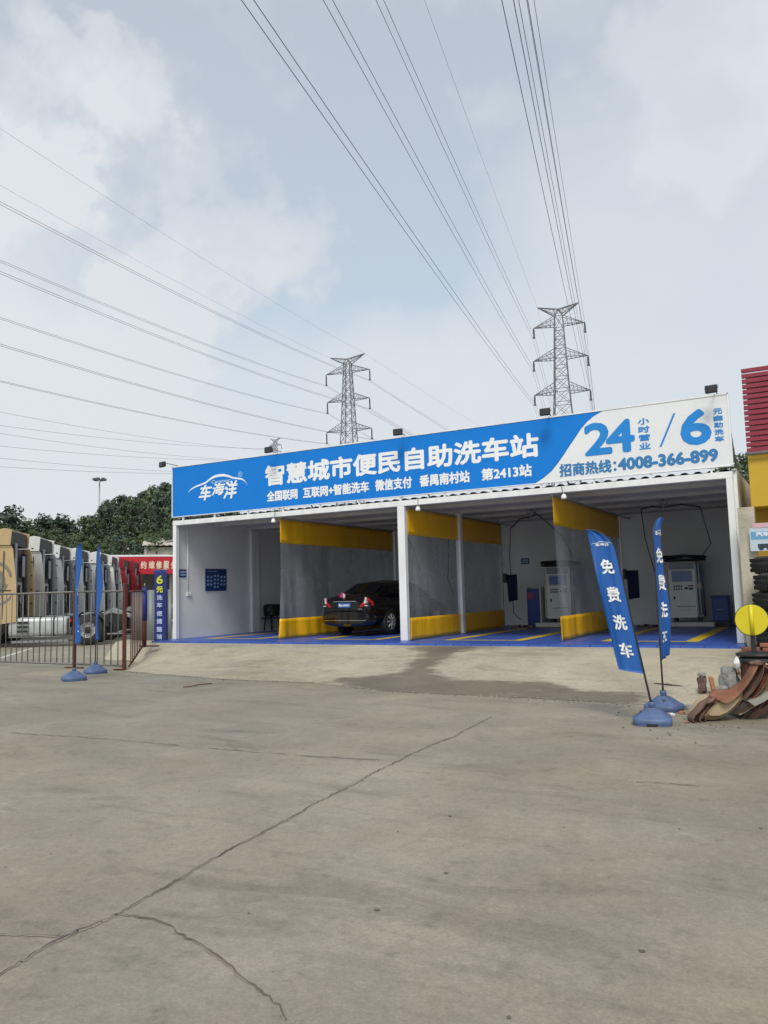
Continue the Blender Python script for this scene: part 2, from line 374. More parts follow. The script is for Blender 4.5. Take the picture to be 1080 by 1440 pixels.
for i in range(NX):
    for j in range(NY):
        a = i * (NY + 1) + j; ap.f.append((a, a + NY + 1, a + NY + 2, a + 1)); ap.m.append(0); ap.sm.append(True)
apo = ap.build('concrete_apron', conc_apron); tag(apo, kind='structure')
att = apo.data.attributes.new('wet', 'FLOAT', 'POINT'); att.data.foreach_set('value', wetv)

fl = MB(); fl.box((-.03, -.715, -.46), (13.84, 7.6, -.001))
tag(fl.build('bay_floor', tile_blue), kind='structure')
fm = MB()
BX = [0.0, 3.445, 6.89, 10.335, 13.78]
for i in range(4):
    x0 = BX[i] + .80; x1 = BX[i] + 2.62; y0, y1 = .32, 6.0; z = .003
    fm.quad([(x0, y0, z), (x1, y0, z), (x1, y0 + .16, z), (x0, y0 + .16, z)])
    for a in (x0, x1 - .24): fm.quad([(a, y0 + .16, z), (a + .24, y0 + .16, z), (a + .24, y1, z), (a, y1, z)])
    fm.quad([(x0 + .24, y1 - .16, z), (x1 - .24, y1 - .16, z), (x1 - .24, y1, z), (x0 + .24, y1, z)])
tag(fm.build('floor_marking', tile_yellow), kind='structure')

crack_dark = mat('crack_dark', (0.135, 0.12, 0.095), .95, var=.5, scale=20); crack_light = mat('crack_chips', (0.285, 0.255, 0.20), .9, var=.2, scale=30)
def crack(pix, wd, jit, light=True, seed=0):
    rnd = random.Random(seed); P = [onz(a, b_, YZ) for a, b_ in pix]; pts = []
    for a, b_ in zip(P, P[1:]):
        nn = max(2, int((b_ - a).length / .03))
        for i in range(nn):
            q = a.lerp(b_, i / nn); q = q + Vector((noise.noise(q * 3 + Vector((seed, 0, 0))), noise.noise(q * 3 + Vector((0, seed, 5))), 0)) * jit + Vector((rnd.uniform(-1, 1), rnd.uniform(-1, 1), 0)) * jit * .45
            pts.append(q)
    m = MB()
    for i in range(len(pts) - 1):
        a, b_ = pts[i], pts[i + 1]; d = (b_ - a); nrm = Vector((-d.y, d.x, 0)).normalized()
        gap = noise.noise(a * 1.7 + Vector((9, seed, 0)))
        if gap < (-.62 if seed < 4 else -.02): continue
        w0 = wd * (.22 + 1.5 * abs(noise.noise(a * 5.3))) * .9; w1 = wd * (.22 + 1.5 * abs(noise.noise(b_ * 5.3))) * .9
        z = Vector((0, 0, .006))
        m.quad([a - nrm * w0 + z, b_ - nrm * w1 + z, b_ + nrm * w1 + z, a + nrm * w0 + z], 0)
        if light and noise.noise(a * 4.3 + Vector((seed, 3, 0))) > -.3:
            l0 = wd * rnd.uniform(.8, 3.2) * (.5 + max(0, noise.noise(a * 2.5))); l1 = wd * rnd.uniform(.8, 3.2) * (.5 + max(0, noise.noise(b_ * 2.5))); z = Vector((0, 0, .003)); s_ = nrm * wd * .4
            m.quad([a - nrm * l0 - s_ + z, b_ - nrm * l1 - s_ + z, b_ + nrm * wd * .3 + z, a + nrm * wd * .3 + z], 1)
    tag(m.build('ground_crack', [crack_dark, crack_light]), kind='structure')
crack([(-60, 1402), (0, 1368), (85, 1320), (160, 1287), (330, 1193), (450, 1128), (540, 1080), (600, 1050), (640, 1035), (690, 1008)], .0075, .022, True, 1)
crack([(160, 1287), (190, 1290), (232, 1298), (262, 1318), (290, 1333), (320, 1356), (345, 1378), (375, 1398), (392, 1415), (404, 1442)], .006, .02, True, 2)
crack([(-20, 1314), (40, 1315), (80, 1317), (92, 1311)], .006, .008, True, 3)
crack([(640, 1076), (770, 1090), (900, 1100), (1080, 1112)], .007, .03, True, 4)
crack([(0, 1030), (120, 1037), (210, 1045), (380, 1060), (540, 1070)], .006, .03, True, 5)
# small dark specks and stones lying about the yard
spk = MB(); rnd = random.Random(3)
for (a, b_) in [(793, 1164), (633, 1148), (652, 1190), (902, 1338), (955, 1166), (530, 1280), (502, 1045), (350, 1285), (560, 1170), (1070, 1165), (627, 1228), (716, 1432), (8, 1220), (225, 1068), (280, 1113)]:
    c = onz(a, b_, YZ); r_ = rnd.uniform(.006, .017); k = 9
    spk.quad([c + Vector((math.cos(2*math.pi*i/k) * r_ * rnd.uniform(.5, 1.2), math.sin(2*math.pi*i/k) * r_ * rnd.uniform(.5, 1.2), .004)) for i in range(k)])
tag(spk.build('ground_stain', crack_dark), kind='structure')

# loose grit: along the toe of the slope, round the rubbish heap and sparsely over the yard
grit = MB(); rnd = random.Random(41)
def pebble(c, r_):
    k = len(grit.v); grit.v += [tuple(c + Vector((rnd.uniform(.7, 1.2) * r_ * a_, rnd.uniform(.7, 1.2) * r_ * b2, max(0, c2) * r_ * rnd.uniform(.8, 1.3)))) for a_, b2, c2 in ((1, 0, 0), (.3, .9, 0), (-.8, .6, 0), (-.8, -.6, 0), (.3, -.9, 0), (.1, .1, .8))]
    mi = rnd.choice((0, 0, 0, 2, 2, 1))
    for i in range(5): grit.f.append((k + i, k + (i + 1) % 5, k + 5)); grit.m.append(mi); grit.sm.append(False)
for i in range(520):
    x = rnd.uniform(1.6, 13.6); y = apron_front(x) - abs(rnd.gauss(0, .16)) + .06; pebble(Vector((x, y, YZ + .003 if y < apron_front(x) else apron_z(x, y))), rnd.uniform(.005, .017))
for i in range(260):
    x = 13.5 + rnd.gauss(0, .45); y = -5.4 + rnd.gauss(0, .8)
    pebble(Vector((x, y, YZ + .003 if y < apron_front(x) else apron_z(x, y))), rnd.uniform(.004, .020))
for i in range(420): pebble(Vector((rnd.uniform(6, 16), rnd.uniform(-14, -5), YZ + .002)), rnd.uniform(.002, .006))
tag(grit.build('gravel', [mat('grit_grey', (.26, .245, .21), .95), mat('grit_pale', (.33, .30, .24), .95), mat('grit_dark', (.13, .115, .10), .95)]), kind='stuff')

# white painted line in the truck yard
ln = MB(); a, b_ = onz(-20, 932, YZ), onz(44, 912, YZ); dn = Vector((b_.y - a.y, a.x - b_.x, 0)).normalized() * .06; z = Vector((0, 0, .004))
ln.quad([a - dn + z, b_ - dn + z, b_ + dn + z, a + dn + z]); tag(ln.build('yard_marking', mat('worn_white_paint', (.6, .6, .57), .8, var=.3, scale=9)), kind='structure')

# ------------------------------------------------------------------ hills
hill_m = mat('hill_green', (0.035, 0.06, 0.025), .9, var=.5, scale=.08)
hm_ = MB()
def hz(u, v):
    ang = R(-75 + 120 * u); d = 150 + 450 * v; x = CAM.x + d * math.sin(ang); y = CAM.y + d * math.cos(ang)
    h = (v * 1.4 if v < .7 else .98) * (17 + 11 * noise.noise((x * .006, y * .006, 1)) + 5 * noise.noise((x * .02, y * .02, 4)))
    return (x, y, YZ - .5 + max(0, h) * min(1, v * 4))
hm_.grid(hz, 80, 24); tag(hm_.build('hill', hill_m), kind='structure')

# ------------------------------------------------------------------ car wash building
W_, DEP, HB = 13.78, 7.5, 3.0
bl = thing('car_wash_building', 'open fronted white car wash shed with four bays and a blue floor', 'building', (6.9, 0, 0))
bl_off = Vector((-6.9, 0, 0))
def bpart(mb, name, m, parent=None):
    mb.v = [tuple(Vector(p) + bl_off) for p in mb.v]; return mb.build(name, m, parent or bl)
m = MB(); m.box((-.06, .13, .004), (0.03, DEP, 3.18)); m.box((.03, 3.17, .004), (.13, 3.53, 3.05), bev=.01); bpart(m, 'left_wall', panel_white)
for y in (1.15, 2.3, 3.45, 4.6, 5.75): pass
m = MB(); m.box((-.06, DEP, .004), (W_ + .06, DEP + .08, 3.25))
for i in range(12): m.box((.6 + i * 1.15, DEP - .004, .004), (.606 + i * 1.15, DEP + .01, 3.2))
bpart(m, 'back_wall', panel_white)
m = MB(); m.box((W_ - .03, .13, .004), (W_ + .06, DEP, 3.18)); bpart(m, 'right_wall', panel_white)
for x in (0.0, W_ - .115): m = MB(); m.box((x, 0, .002), (x + .115, .12, 3.0), bev=.006); bpart(m, 'post', white_steel)
m = MB(); m.box((6.80, 0, .002), (6.98, .14, 3.06), bev=.008); m.box((6.885, -.003, .3), (6.893, .001, 2.9)); bpart(m, 'post', white_steel)
m = MB(); m.box((6.93, 2.90, .002), (7.06, 3.06, 3.05), bev=.008); bpart(m, 'post', white_steel)
for x in (3.40, 6.88, 10.30): m = MB(); m.box((x, 6.05, .002), (x + .08, 6.13, 3.1), bev=.005); bpart(m, 'post', white_steel)
m = MB(); m.box((-.005, -.002, 3.0), (W_ + .005, .135, 3.125), bev=.006); bpart(m, 'front_beam', white_steel)
for y in (1.5, 3.0, 4.5, 6.0):
    m = MB(); m.box((0.03, y, 3.05), (W_ - .03, y + .06, 3.1255)); bpart(m, 'purlin', roof_sheet)
for x in BX[1:4]:
    m = MB(); m.box((x - .04, .14, 2.98), (x + .04, DEP, 3.016)); bpart(m, 'rafter', roof_sheet)
m = MB()
def rf(u, v):
    x = -.06 + (W_ + .12) * u; y = .075 + (DEP + .2) * v; return (x, y, 3.160 + .018 * max(-1, min(1, 1.8 * math.sin(u * 6.2832 * 58))))
m.sheet(rf, 660, 2, .003); bpart(m, 'roof', mat('shaded_roof', (.13, .135, .12), .6))  # roof sheet coloured dark to carry the shade in the gap below the sign
m = MB(); m.box((.032, .137, 3.126), (W_ - .032, DEP - .002, 3.134)); bpart(m, 'ceiling', roof_sheet)
m = MB(); m.tube([(0.035, .54, 3.0), (.035, .54, 1.22)], .014, 8); m.box((.03, .48, 1.12), (.07, .64, 1.22), bev=.006); bpart(m, 'conduit', white_steel)

# ------------------------------------------------------------------ signboard
sg = thing('signboard', 'long blue and white signboard above the car wash bays with Chinese lettering', 'signboard', (6.9, 0, 3.2))
so_ = Vector((-6.9, 0, -3.2))
def spart(mb, name, mt, parent=None):
    mb.v = [tuple(Vector(p) + so_) for p in mb.v]; return mb.build(name, mt, parent or sg)
Z0, Z1 = 3.235, 4.56
CUR = [(11.50, Z1), (11.30, 4.47), (11.17, 4.38), (11.03, 4.24), (10.90, 4.07), (10.78, 3.92), (10.66, 3.76), (10.53, 3.60), (10.39, 3.45), (10.22, 3.33), (10.04, Z0)]
m = MB(); m.prism([(-.0, 0, Z0), (0, 0, Z1)] + [(x, 0, z) for x, z in CUR], (0, .05, 0)); spart(m, 'blue_panel', sign_blue)
m = MB(); m.prism([(x + .012, 0, z) for x, z in CUR[::-1]] + [(W_, 0, Z1), (W_, 0, Z0)], (0, .05, 0)); spart(m, 'white_panel', sign_white)
m = MB(); m.box((-.02, -.012, Z1), (W_ + .02, .06, Z1 + .03)); m.box((-.02, -.012, Z0 - .018), (W_ + .02, .06, Z0)); m.box((-.03, -.012, Z0 - .025), (-.001, .06, Z1 + .028)); m.box((W_ + .001, -.012, Z0 - .025), (W_ + .03, .06, Z1 + .028))
spart(m, 'frame', white_steel)
for i in range(13):
    x = .35 + i * 1.09; m = MB(); m.box((x - .018, .008, 3.125), (x + .018, .05, Z0 - .019)); spart(m, 'bracket', white_steel)
for i in range(5):
    x = .05 + i * 3.42; m = MB(); m.tube([(x, .07, Z1), (x, 1.7, 3.22)], .02, 6); m.tube([(x, .08, Z1), (x, .08, 3.2)], .025, 6); spart(m, 'strut', grey_metal)
YS = -.003
def line_text(name, s, x0, x1, z0, z1, mt, bold=0.0, off=0.0, shear=0.0):
    m = MB(); wall_text(m, s, x0, x1, z0, z1, YS, bold, off, 0, shear); return spart(m, name, mt)
line_text('title_lettering', '智慧城市便民自助洗车站', 3.12, 10.14, 3.80, 4.28, letter_white, .021)
for s, x0, x1 in (('全国联网', 3.16, 4.07), ('互联网+智能洗车', 4.25, 6.08), ('微信支付', 6.26, 7.19), ('番禺南村站', 7.40, 8.59), ('第2413站', 8.88, 9.98)):
    line_text('subtitle_lettering', s, x0, x1, 3.40, 3.645, letter_white, .010)
line_text('numeral', '2', 11.13, 11.62, 3.71, 4.31, letter_blue, .030, .0); line_text('numeral', '4', 11.56, 12.06, 3.71, 4.31, letter_blue, .030, .0)
line_text('numeral', '6', 12.96, 13.45, 3.705, 4.325, letter_blue, .032, .0)
m = MB()
m.prism([(12.535, YS, 3.71), (12.575, YS, 3.71), (12.865, YS, 4.33), (12.825, YS, 4.33)], (0, .002, 0))
spart(m, 'slash', letter_blue)
m = MB()
for i, c in enumerate('小时营业'): wall_text(m, c, 12.17, 12.37, 4.19 - i * .162, 4.31 - i * .162, YS, .006)
spart(m, 'side_lettering', letter_blue); m = MB()
for i, c in enumerate('元自助洗车'): wall_text(m, c, 13.53, 13.68, 4.215 - i * .13, 4.315 - i * .13, YS, .005)
spart(m, 'side_lettering', letter_blue)
line_text('hotline_lettering', '招商热线：', 10.575, 11.70, 3.32, 3.57, letter_blue2, .010); line_text('phone_number', '4008-366-899', 11.75, 13.55, 3.345, 3.56, letter_blue2, .016, .0)
ARC = [(.55, 3.85, .004), (.66, 3.93, .016), (.82, 3.985, .021), (1.0, 4.02, .022), (1.17, 4.06, .025), (1.32, 4.14, .028), (1.46, 4.19, .032), (1.62, 4.205, .033), (1.78, 4.195, .032), (1.92, 4.16, .028), (2.06, 4.10, .025), (2.22, 4.07, .022), (2.36, 4.04, .021), (2.46, 3.98, .014), (2.55, 3.86, .003)]
def logo(mb, place):      # place(x, z, h) maps sign metres to the surface
    for (a, b_, w0), (c, d, w1) in zip(ARC, ARC[1:]): mb.quad([place(a, b_ - w0, 0), place(c, d - w1, 0), place(c, d + w1, 0), place(a, b_ + w0, 0)])
    for ch, x0, x1, z0, z1 in (('车', .96, 1.34, 3.60, 3.99), ('海', 1.40, 1.78, 3.70, 4.0), ('洋', 1.80, 2.19, 3.58, 4.02)):
        write(mb, ch, lambda u, v, h: place(x0 + (x1 - x0) * u + .09 * (v - .5), z0 + (z1 - z0) * v, h), 1, (.04, .03))
m = MB(); logo(m, lambda x, z, h: (x, YS - h, z)); spart(m, 'emblem', letter_white)
m = MB(); wall_text(m, 'Carsionc', 1.36, 1.98, 4.01, 4.09, YS, .003); spart(m, 'small_lettering', mat('pale_blue_letter', (.45, .68, .85), .45)); m = MB()
k = 20
for i in range(k):
    a, b_ = 2*math.pi*i/k, 2*math.pi*(i+1)/k; c = Vector((2.31, YS, 4.165))
    m.quad([c + Vector((math.cos(t) * r_, 0, math.sin(t) * r_)) for t, r_ in ((a, .055), (b_, .055), (b_, .068), (a, .068))])
wall_text(m, 'R', 2.285, 2.335, 4.135, 4.195, YS); spart(m, 'small_lettering', mat('pale_blue_letter', (.45, .68, .85), .45))

# floodlights along the top of the sign
lens_m = mat('lamp_glass', (.03, .03, .034), .35)
flabs = ['black floodlight on an arm at the far left end of the long sign', 'black floodlight above the white title where the logo ends, second from the left', 'black floodlight above the middle of the sign, between the two pylons', 'black floodlight on the sign in front of the right hand pylon', 'black floodlight at the right end of the sign beside the red slats']
def floodlight():
    t_ = thing('floodlight', flabs[0], 'floodlight', (0, 0, 0), 0, 'floodlights along the sign top')
    m = MB(); m.tube([(0, .35, .0), (0, .06, .055), (0, -.42, .10)], .016, 8); m.build('arm', grey_metal, t_)
    m = MB(); m.box((-.14, -.56, -.07), (.14, -.46, .12), bev=.012)
    for i in range(7): m.box((-.12 + i * .04, -.46, -.05), (-.112 + i * .04, -.425, .10))
    h = m.build('lamp_head', black_plastic, t_)
    m = MB(); m.box((-.12, -.566, -.05), (.12, -.559, .10)); m.build('lens', lens_m, h)
    m = MB(); m.tube([(-.15, -.5, .03), (-.15, -.44, .14), (.15, -.44, .14), (.15, -.5, .03)], .01, 6); m.build('bracket', grey_metal, t_)
    return t_
f0 = floodlight(); FX = [0.06, 3.52, 7.02, 10.42, 13.60]
f0.scale = (.74, .74, .74); f0.location = (FX[0], 0, Z1 + .03); f0.rotation_euler = (0, 0, R(-14))
bpy.context.view_layer.update()
for i in range(1, 5): copy_thing(f0, (FX[i], 0, Z1 + .03), flabs[i], R((-4, 8, 3, -6)[i - 1]))

# small white lamp bulbs under the beam
bulb_m = mat('white_plastic', (.8, .8, .78), .35)
blabs = ['small white lamp hanging in front of the first yellow curtain from the left', 'small white lamp hanging just right of the central post', 'small white lamp hanging in front of the right hand yellow curtain']
for i, x in enumerate((3.49, 7.43, 10.69)):
    t_ = thing('spot_lamp', blabs[i], 'lamp', (x, -.2, 2.89), 0, 'small lamps under the front beam')
    m = MB(); m.lathe([(.0, .05), (.03, .045), (.05, .0), (.06, -.04), (.045, -.05), (0, -.05)], n=16); m.build('lamp_head', bulb_m, t_)
    m = MB(); m.tube([(0, 0, .05), (-.05, .1, .13), (-.1, .21, .24)], .008, 6); m.build('cable', grey_metal, t_)

# ------------------------------------------------------------------ curtains
clabs = ['clear plastic curtain with yellow bands hanging left of the black car', 'clear plastic curtain with yellow bands behind the central white post', 'clear plastic curtain with yellow bands behind the leaning blue flag']
def curtain(i, x, amp, y0=.12, y1=5.95, flare=0.0):
    t_ = thing('plastic_curtain', clabs[i], 'curtain', (x, y0, 0), 0, 'plastic curtains between the wash bays')
    ph = i * 2.1
    def fn(za, zb):
        def q(u, v):
            y = (y1 - y0) * u; z = za + (zb - za) * v; k_ = (3.0 - z) / 3.0
            fr = math.exp(-y / 1.1)
            wv = amp * (.25 + k_) * (math.sin(y * 5.2 + ph + z * .35 + 1.3 * math.sin(y * 1.7 + ph)) + .4 * math.sin(y * 13 + z * 1.2)) * (.35 + .65 * fr) + flare * fr * k_ ** 2
            return (wv, y + (-flare * .6 * k_ ** 2 * fr), z)
        return q
    m = MB(); m.sheet(fn(2.36, 2.955), 110, 6, .004); m.build('top_band', yellow_pvc, t_)
    m = MB(); m.grid(fn(.50, 2.36), 110, 14); m.build('clear_panel', clear_pvc, t_)
    m = MB(); m.sheet(fn(.015, .50), 110, 6, .004); m.build('bottom_band', yellow_pvc, t_)
    m = MB(); m.tube([(0, -.05, 2.965), (0, y1 - y0 + .05, 2.965)], .014, 8); m.build('rail', grey_metal, t_)
curtain(0, 3.44, .042, flare=-.15)
curtain(1, 7.0, .014)
curtain(2, 10.37, .026, flare=.06)

# ------------------------------------------------------------------ notice boards inside
navy = mat('navy_board', (.012, .045, .16), .4); navy_txt = mat('board_print', (.30, .42, .62), .5)
t_ = thing('notice_board', 'square navy notice board with pale rows of print on the left wall', 'notice board', (.034, 1.22, 1.25))
m = MB(); m.box((0, 0, 0), (.02, .89, .62), bev=.004); rnd = random.Random(5)
for c in range(3):
    for r_ in range(4):
        for k in range(2):
            if c != 1 and r_ == 3: continue
            y = .06 + c * .28 + k * .13; z = .40 - r_ * .105 + (.035 if c == 1 else 0)
            m.box((.0205, y, z - .04), (.0225, y + .07, z + .02), 1)
m.box((.0205, .06, .54), (.0225, .5, .555), 1); m.build('board', [navy, navy_txt], t_)
for nm, lab, loc, wdt, hgt, ax in (('wall_sign', 'small blue wall sign nearest the left front post', (.034, .19, 1.63), .27, .21, 'x'), ('wall_sign', 'small blue wall sign on the back wall left of the hidden washing kiosk', (7.05, 7.47, 1.83), .25, .18, 'y')):
    t_ = thing(nm, lab, 'sign', loc)
    m = MB(); (m.box((0, 0, 0), (.015, wdt, hgt)) if ax == 'x' else m.box((0, 0, 0), (wdt, .02, hgt))); m.build('board', navy, t_)
    m = MB()
    for k in range(2):
        z = hgt * (.28 + .36 * k)
        (m.box((.0155, .03, z - .02), (.018, wdt - .03, z + .03)) if ax == 'x' else m.box((.03, -.003, z - .02), (wdt - .03, -.0005, z + .03)))
    m.build('print', navy_txt, t_)

# black blower on a stand at the left wall
t_ = thing('air_blower', 'black blower machine on a thin stand by the left wall', 'blower', (.24, 3.95, 0))
m = MB(); m.box((-.16, -.22, .46), (.2, .24, .82), bev=.04); m.lathe([(0, -.24), (.1, -.24), (.11, -.2)], (.02, 0, .64), 16, axis='y'); m.build('body', black_plastic, t_)
for dx, dy in ((-.14, -.18), (.16, -.18), (-.14, .18), (.16, .18)):
    m = MB(); m.tube([(dx, dy, .02), (dx * .8, dy * .8, .46)], .018, 8); m.build('leg', black_plastic, t_)
m = MB(); m.box((-.2, -.26, .38), (.5, .26, .41)); m.build('shelf', black_plastic, t_)

# ------------------------------------------------------------------ washing kiosks
kiosk_m = mat('kiosk_enamel', (.74, .77, .76), .4, var=.06); kiosk_d = mat('kiosk_grey', (.25, .28, .30), .45)
screen_m = mat('kiosk_screen', (.03, .14, .42), .12, var=.3, scale=6); hose_b = mat('blue_hose', (.06, .14, .32), .4); beige_m = mat('beige_enamel', (.50, .46, .32), .5)
plinth_m = mat('plinth', (.66, .67, .66), .6, var=.2, scale=8); cab_blue = mat('blue_plastic_crate', (.016, .055, .26), .45)
def kiosk(x, y, lab, group):
    t_ = thing('washing_kiosk', lab, 'kiosk', (x, y, 0), 0, group)
    m = MB(); m.box((-.62, -.62, .012), (.70, .42, .12), bev=.008); m.build('plinth', plinth_m, t_)
    for dx in (-.3, .3): m = MB(); m.box((dx - .04, -.1, .12), (dx + .04, .2, .22)); m.build('leg', black_plastic, t_)
    m = MB(); m.box((-.40, -.20, .22), (.28, .30, 1.68), bev=.015); body = m.build('body', kiosk_m, t_)
    m = MB(); m.box((-.47, -.16, .24), (-.402, .28, 1.66), bev=.01); m.build('side_panel', beige_m, t_)
    m = MB(); m.box((.282, -.16, .24), (.42, .28, 1.62), bev=.01); m.build('hose_locker', kiosk_d, t_)
    m = MB(); m.box((-.37, -.215, 1.48), (.25, -.2005, 1.66)); m.build('header', kiosk_d, t_)
    m = MB(); m.box((-.31, -.214, 1.16), (.19, -.2005, 1.44), bev=.004); sc_ = m.build('screen_bezel', kiosk_d, t_)
    m = MB(); m.box((-.28, -.2185, 1.19), (.16, -.2145, 1.41)); m.build('screen', screen_m, sc_)
    m = MB()
    for r_ in range(2):
        for c in range(4): m.box((-.28 + c * .06, -.213, .95 + r_ * .07), (-.24 + c * .06, -.2005, .99 + r_ * .07))
    m.box((.0, -.213, .96), (.07, -.2005, 1.02)); m.box((.1, -.213, .95), (.2, -.2005, 1.0)); m.box((.08, -.213, 1.03), (.22, -.2005, 1.06)); m.build('buttons', black_plastic, t_)
    m = MB(); m.box((-.29, -.218, .70), (-.25, -.2005, .78)); m.build('lock', black_plastic, t_)
    m = MB()
    for c in range(9): m.box((-.22 + c * .052, -.2035, .50), (-.185 + c * .052, -.2005, .535))
    m.box((-.2, -.2035, .42), (.14, -.2005, .427)); m.build('print', kiosk_d, t_)
    for k in range(4):
        m = MB(); xx = .29 + k * .035; m.tube([(xx, -.19, 1.60), (xx + .004, -.215, 1.2), (xx, -.22, .7), (xx + .01, -.2, .32)], .011, 6); m.build('hose', hose_b if k % 2 else white_steel, t_)
    m = MB(); m.box((.285, -.235, .98), (.415, -.20, 1.10)); m.build('hose_clip', beige_m, t_)
    m = MB(); m.box((-.50, -.34, 1.70), (.50, .30, 1.76), bev=.02)
    for k in range(5): m.tube([(-.48, -.33 + k * .14, 1.80 + .02 * (k % 2)), (0, -.36 + k * .14, 1.83), (.52, -.30 + k * .13, 1.79)], .035, 8)
    m.build('coiled_hose', black_rubber, t_)
kiosk(8.55, 6.55, 'grey washing kiosk half hidden by the right hand plastic curtain', None)
kiosk(11.90, 6.45, 'grey washing kiosk with a blue screen in the rightmost bay', None)
t_ = thing('detergent_cabinet', 'blue cabinet with a pink patch beside the half hidden kiosk', 'cabinet', (7.78, 6.5, 0))
m = MB(); m.box((-.2, -.2, .02), (.2, .25, 1.08)); m.build('body', cab_blue, t_)
m = MB(); m.box((-.22, -.23, .0), (-.195, .25, 1.12)); m.box((.195, -.23, .0), (.22, .25, 1.12)); m.build('frame', kiosk_m, t_)
m = MB(); m.box((-.17, -.206, .78), (.0, -.2005, .98)); m.build('label_patch', mat('pink_patch', (.35, .06, .10), .5), t_)
t_ = thing('storage_crate', 'dark blue plastic crate on the floor right of the rightmost kiosk', 'crate', (12.72, 6.55, 0))
m = MB(); m.box((-.2, -.22, .12), (.2, .22, .78), bev=.02); m.box((-.22, -.24, .72), (.22, .24, .78), bev=.01); m.build('body', cab_blue, t_)
m = MB(); m.box((-.1, -.2235, .42), (.05, -.2205, .435)); m.build('print', navy_txt, t_)
m = MB(); m.box((-.21, -.23, .004), (.21, .23, .12)); m.build('stand', black_plastic, t_)
cloth_m = mat('navy_cloth', (.012, .018, .07), .85, bump=.3)
for i, (x, lab) in enumerate(((7.22, 'navy cloth hanging on the post at the rear end of the central curtain'), (10.62, 'navy cloth hanging behind the leaning flag at the rear of the right bay'))):
    t_ = thing('hanging_cloth', lab, 'cloth', (x, 6.15, .72), 0, 'navy cloths hung at the back of the bays')
    m = MB(); m.sheet(lambda u, v: (-.14 + .28 * u - .03 * v * (1 - u), .02 * math.sin(u * 14 + v), .76 * v + .05 * u * (1 - v)), 20, 8, .012); m.build('cloth', cloth_m, t_)
    m = MB(); m.tube([(-.22, 0, .77), (.16, 0, .77)], .012, 6); m.box((-.26, -.05, .55), (-.16, .06, .82), bev=.01); m.build('hook', black_plastic, t_)

# swing booms with hanging hoses
def boom(x, y, arms, lab):
    t_ = thing('hose_boom', lab, 'hose boom', (x, y, 3.0))
    m = MB(); m.tube([(0, 0, .1), (0, 0, -.1)], .035, 10); m.box((-.09, -.09, .0), (.09, .09, .06)); m.build('pivot', grey_metal, t_)
    for (dx, dy, zz, hose) in arms:
        m = MB(); m.tube([(0, 0, -.08), (dx * .5, dy * .5, -.02), (dx, dy, zz)], .016, 8); m.build('arm', black_plastic, t_)
        m = MB(); m.tube([(dx + a, dy + b_, c) for a, b_, c in hose], .011, 6); m.build('hose', black_rubber, t_)
boom(11.86, 4.0, [(-.55, .2, -.06, [(0, 0, -.04), (.05, .05, -.8), (.15, .1, -1.3), (.25, .4, -2.0), (.2, .9, -2.7)]), (.80, .2, -.10, [(0, 0, -.1), (.02, .6, -.5), (.0, 1.6, -.9), (-.3, 2.2, -1.18)])], 'thin black hose boom turning under the ceiling of the rightmost bay')
boom(8.6, 4.0, [(-1.2, 1.7, -.2, [(0, 0, -.2), (-.1, .1, -1.0), (-.12, .2, -1.6), (-.1, .25, -2.6), (.1, .3, -2.8)]), (.35, -.3, -.12, [(0, 0, -.12), (.3, .8, -.6), (.2, 2.0, -1.1)])], 'thin black hose boom turning under the ceiling of the third bay')
boom(5.3, 4.0, [(1.2, -.6, -.1, [(0, 0, -.1), (.05, -.1, -.9), (.0, -.12, -1.6), (.0, .2, -2.0)]), (-.6, .3, -.15, [(0, 0, -.15), (0, .6, -.7), (-.1, 1.2, -1.3)])], 'thin black hose boom turning under the ceiling above the black car')
for i, (x, lab) in enumerate(((11.05, 'loose black hose end with fittings on the floor left of the rightmost kiosk'), (7.55, 'loose black hose end with fittings on the floor of the third bay'))):
    t_ = thing('loose_hose', lab, 'hose', (x, 6.0, 0))
    m = MB(); m.tube([(.4 * math.sin(k * .7) * (.4 + k * .03), .25 * math.cos(k * .9), .02 + .02 * (k % 3)) for k in range(14)], .018, 6); m.build('hose', black_rubber, t_)
    m = MB()
    for k in range(3): m.tube([(-.3 + .25 * k, -.2, .03), (-.18 + .25 * k, -.22, .04)], .03, 8)
    m.build('fitting', mat('brass', (.5, .3, .15), .35, .7), t_)

# ------------------------------------------------------------------ black car
paint = mat('black_car_paint', (.006, .006, .007), .12, var=.05, coat=.6); glass_d = mat('dark_glass', (.012, .014, .016), .05)
red_l = mat('red_lamp', (.55, .015, .02), .15); white_l = mat('clear_lamp', (.75, .70, .66), .15); chrome = mat('chrome', (.7, .7, .7), .12, 1.0); rim_m = mat('alloy_rim', (.62, .62, .62), .35, .5); plate_m = mat('blue_plate', (.015, .11, .42), .35)
car = thing('parked_car', 'black saloon car seen from behind, parked in the second bay', 'car', (4.50, 1.40, 0), R(-3)); car.scale = (.87, .97, 1.03)
def section(y, hw, zb, zt, ex=3.4, n=20):
    out = []
    for i in range(n):
        t = 2 * math.pi * i / n; c, s_ = math.cos(t), math.sin(t)
        out.append((hw * abs(c) ** (2 / ex) * (1 if c >= 0 else -1), y, (zb + zt) / 2 + (zt - zb) / 2 * abs(s_) ** (2 / ex) * (1 if s_ >= 0 else -1)))
    return out
def loft(m, secs, mi=0):
    n = len(secs[0]); k = len(m.v)
    for s_ in secs: m.v += s_
    for i in range(len(secs) - 1):
        for j in range(n): m.f.append((k + i*n + j, k + i*n + (j+1) % n, k + (i+1)*n + (j+1) % n, k + (i+1)*n + j)); m.m.append(mi); m.sm.append(True)
    m.f.append(tuple(range(k, k + n))); m.m.append(mi); m.sm.append(False); e = k + (len(secs) - 1) * n; m.f.append(tuple(range(e, e + n))[::-1]); m.m.append(mi); m.sm.append(False)
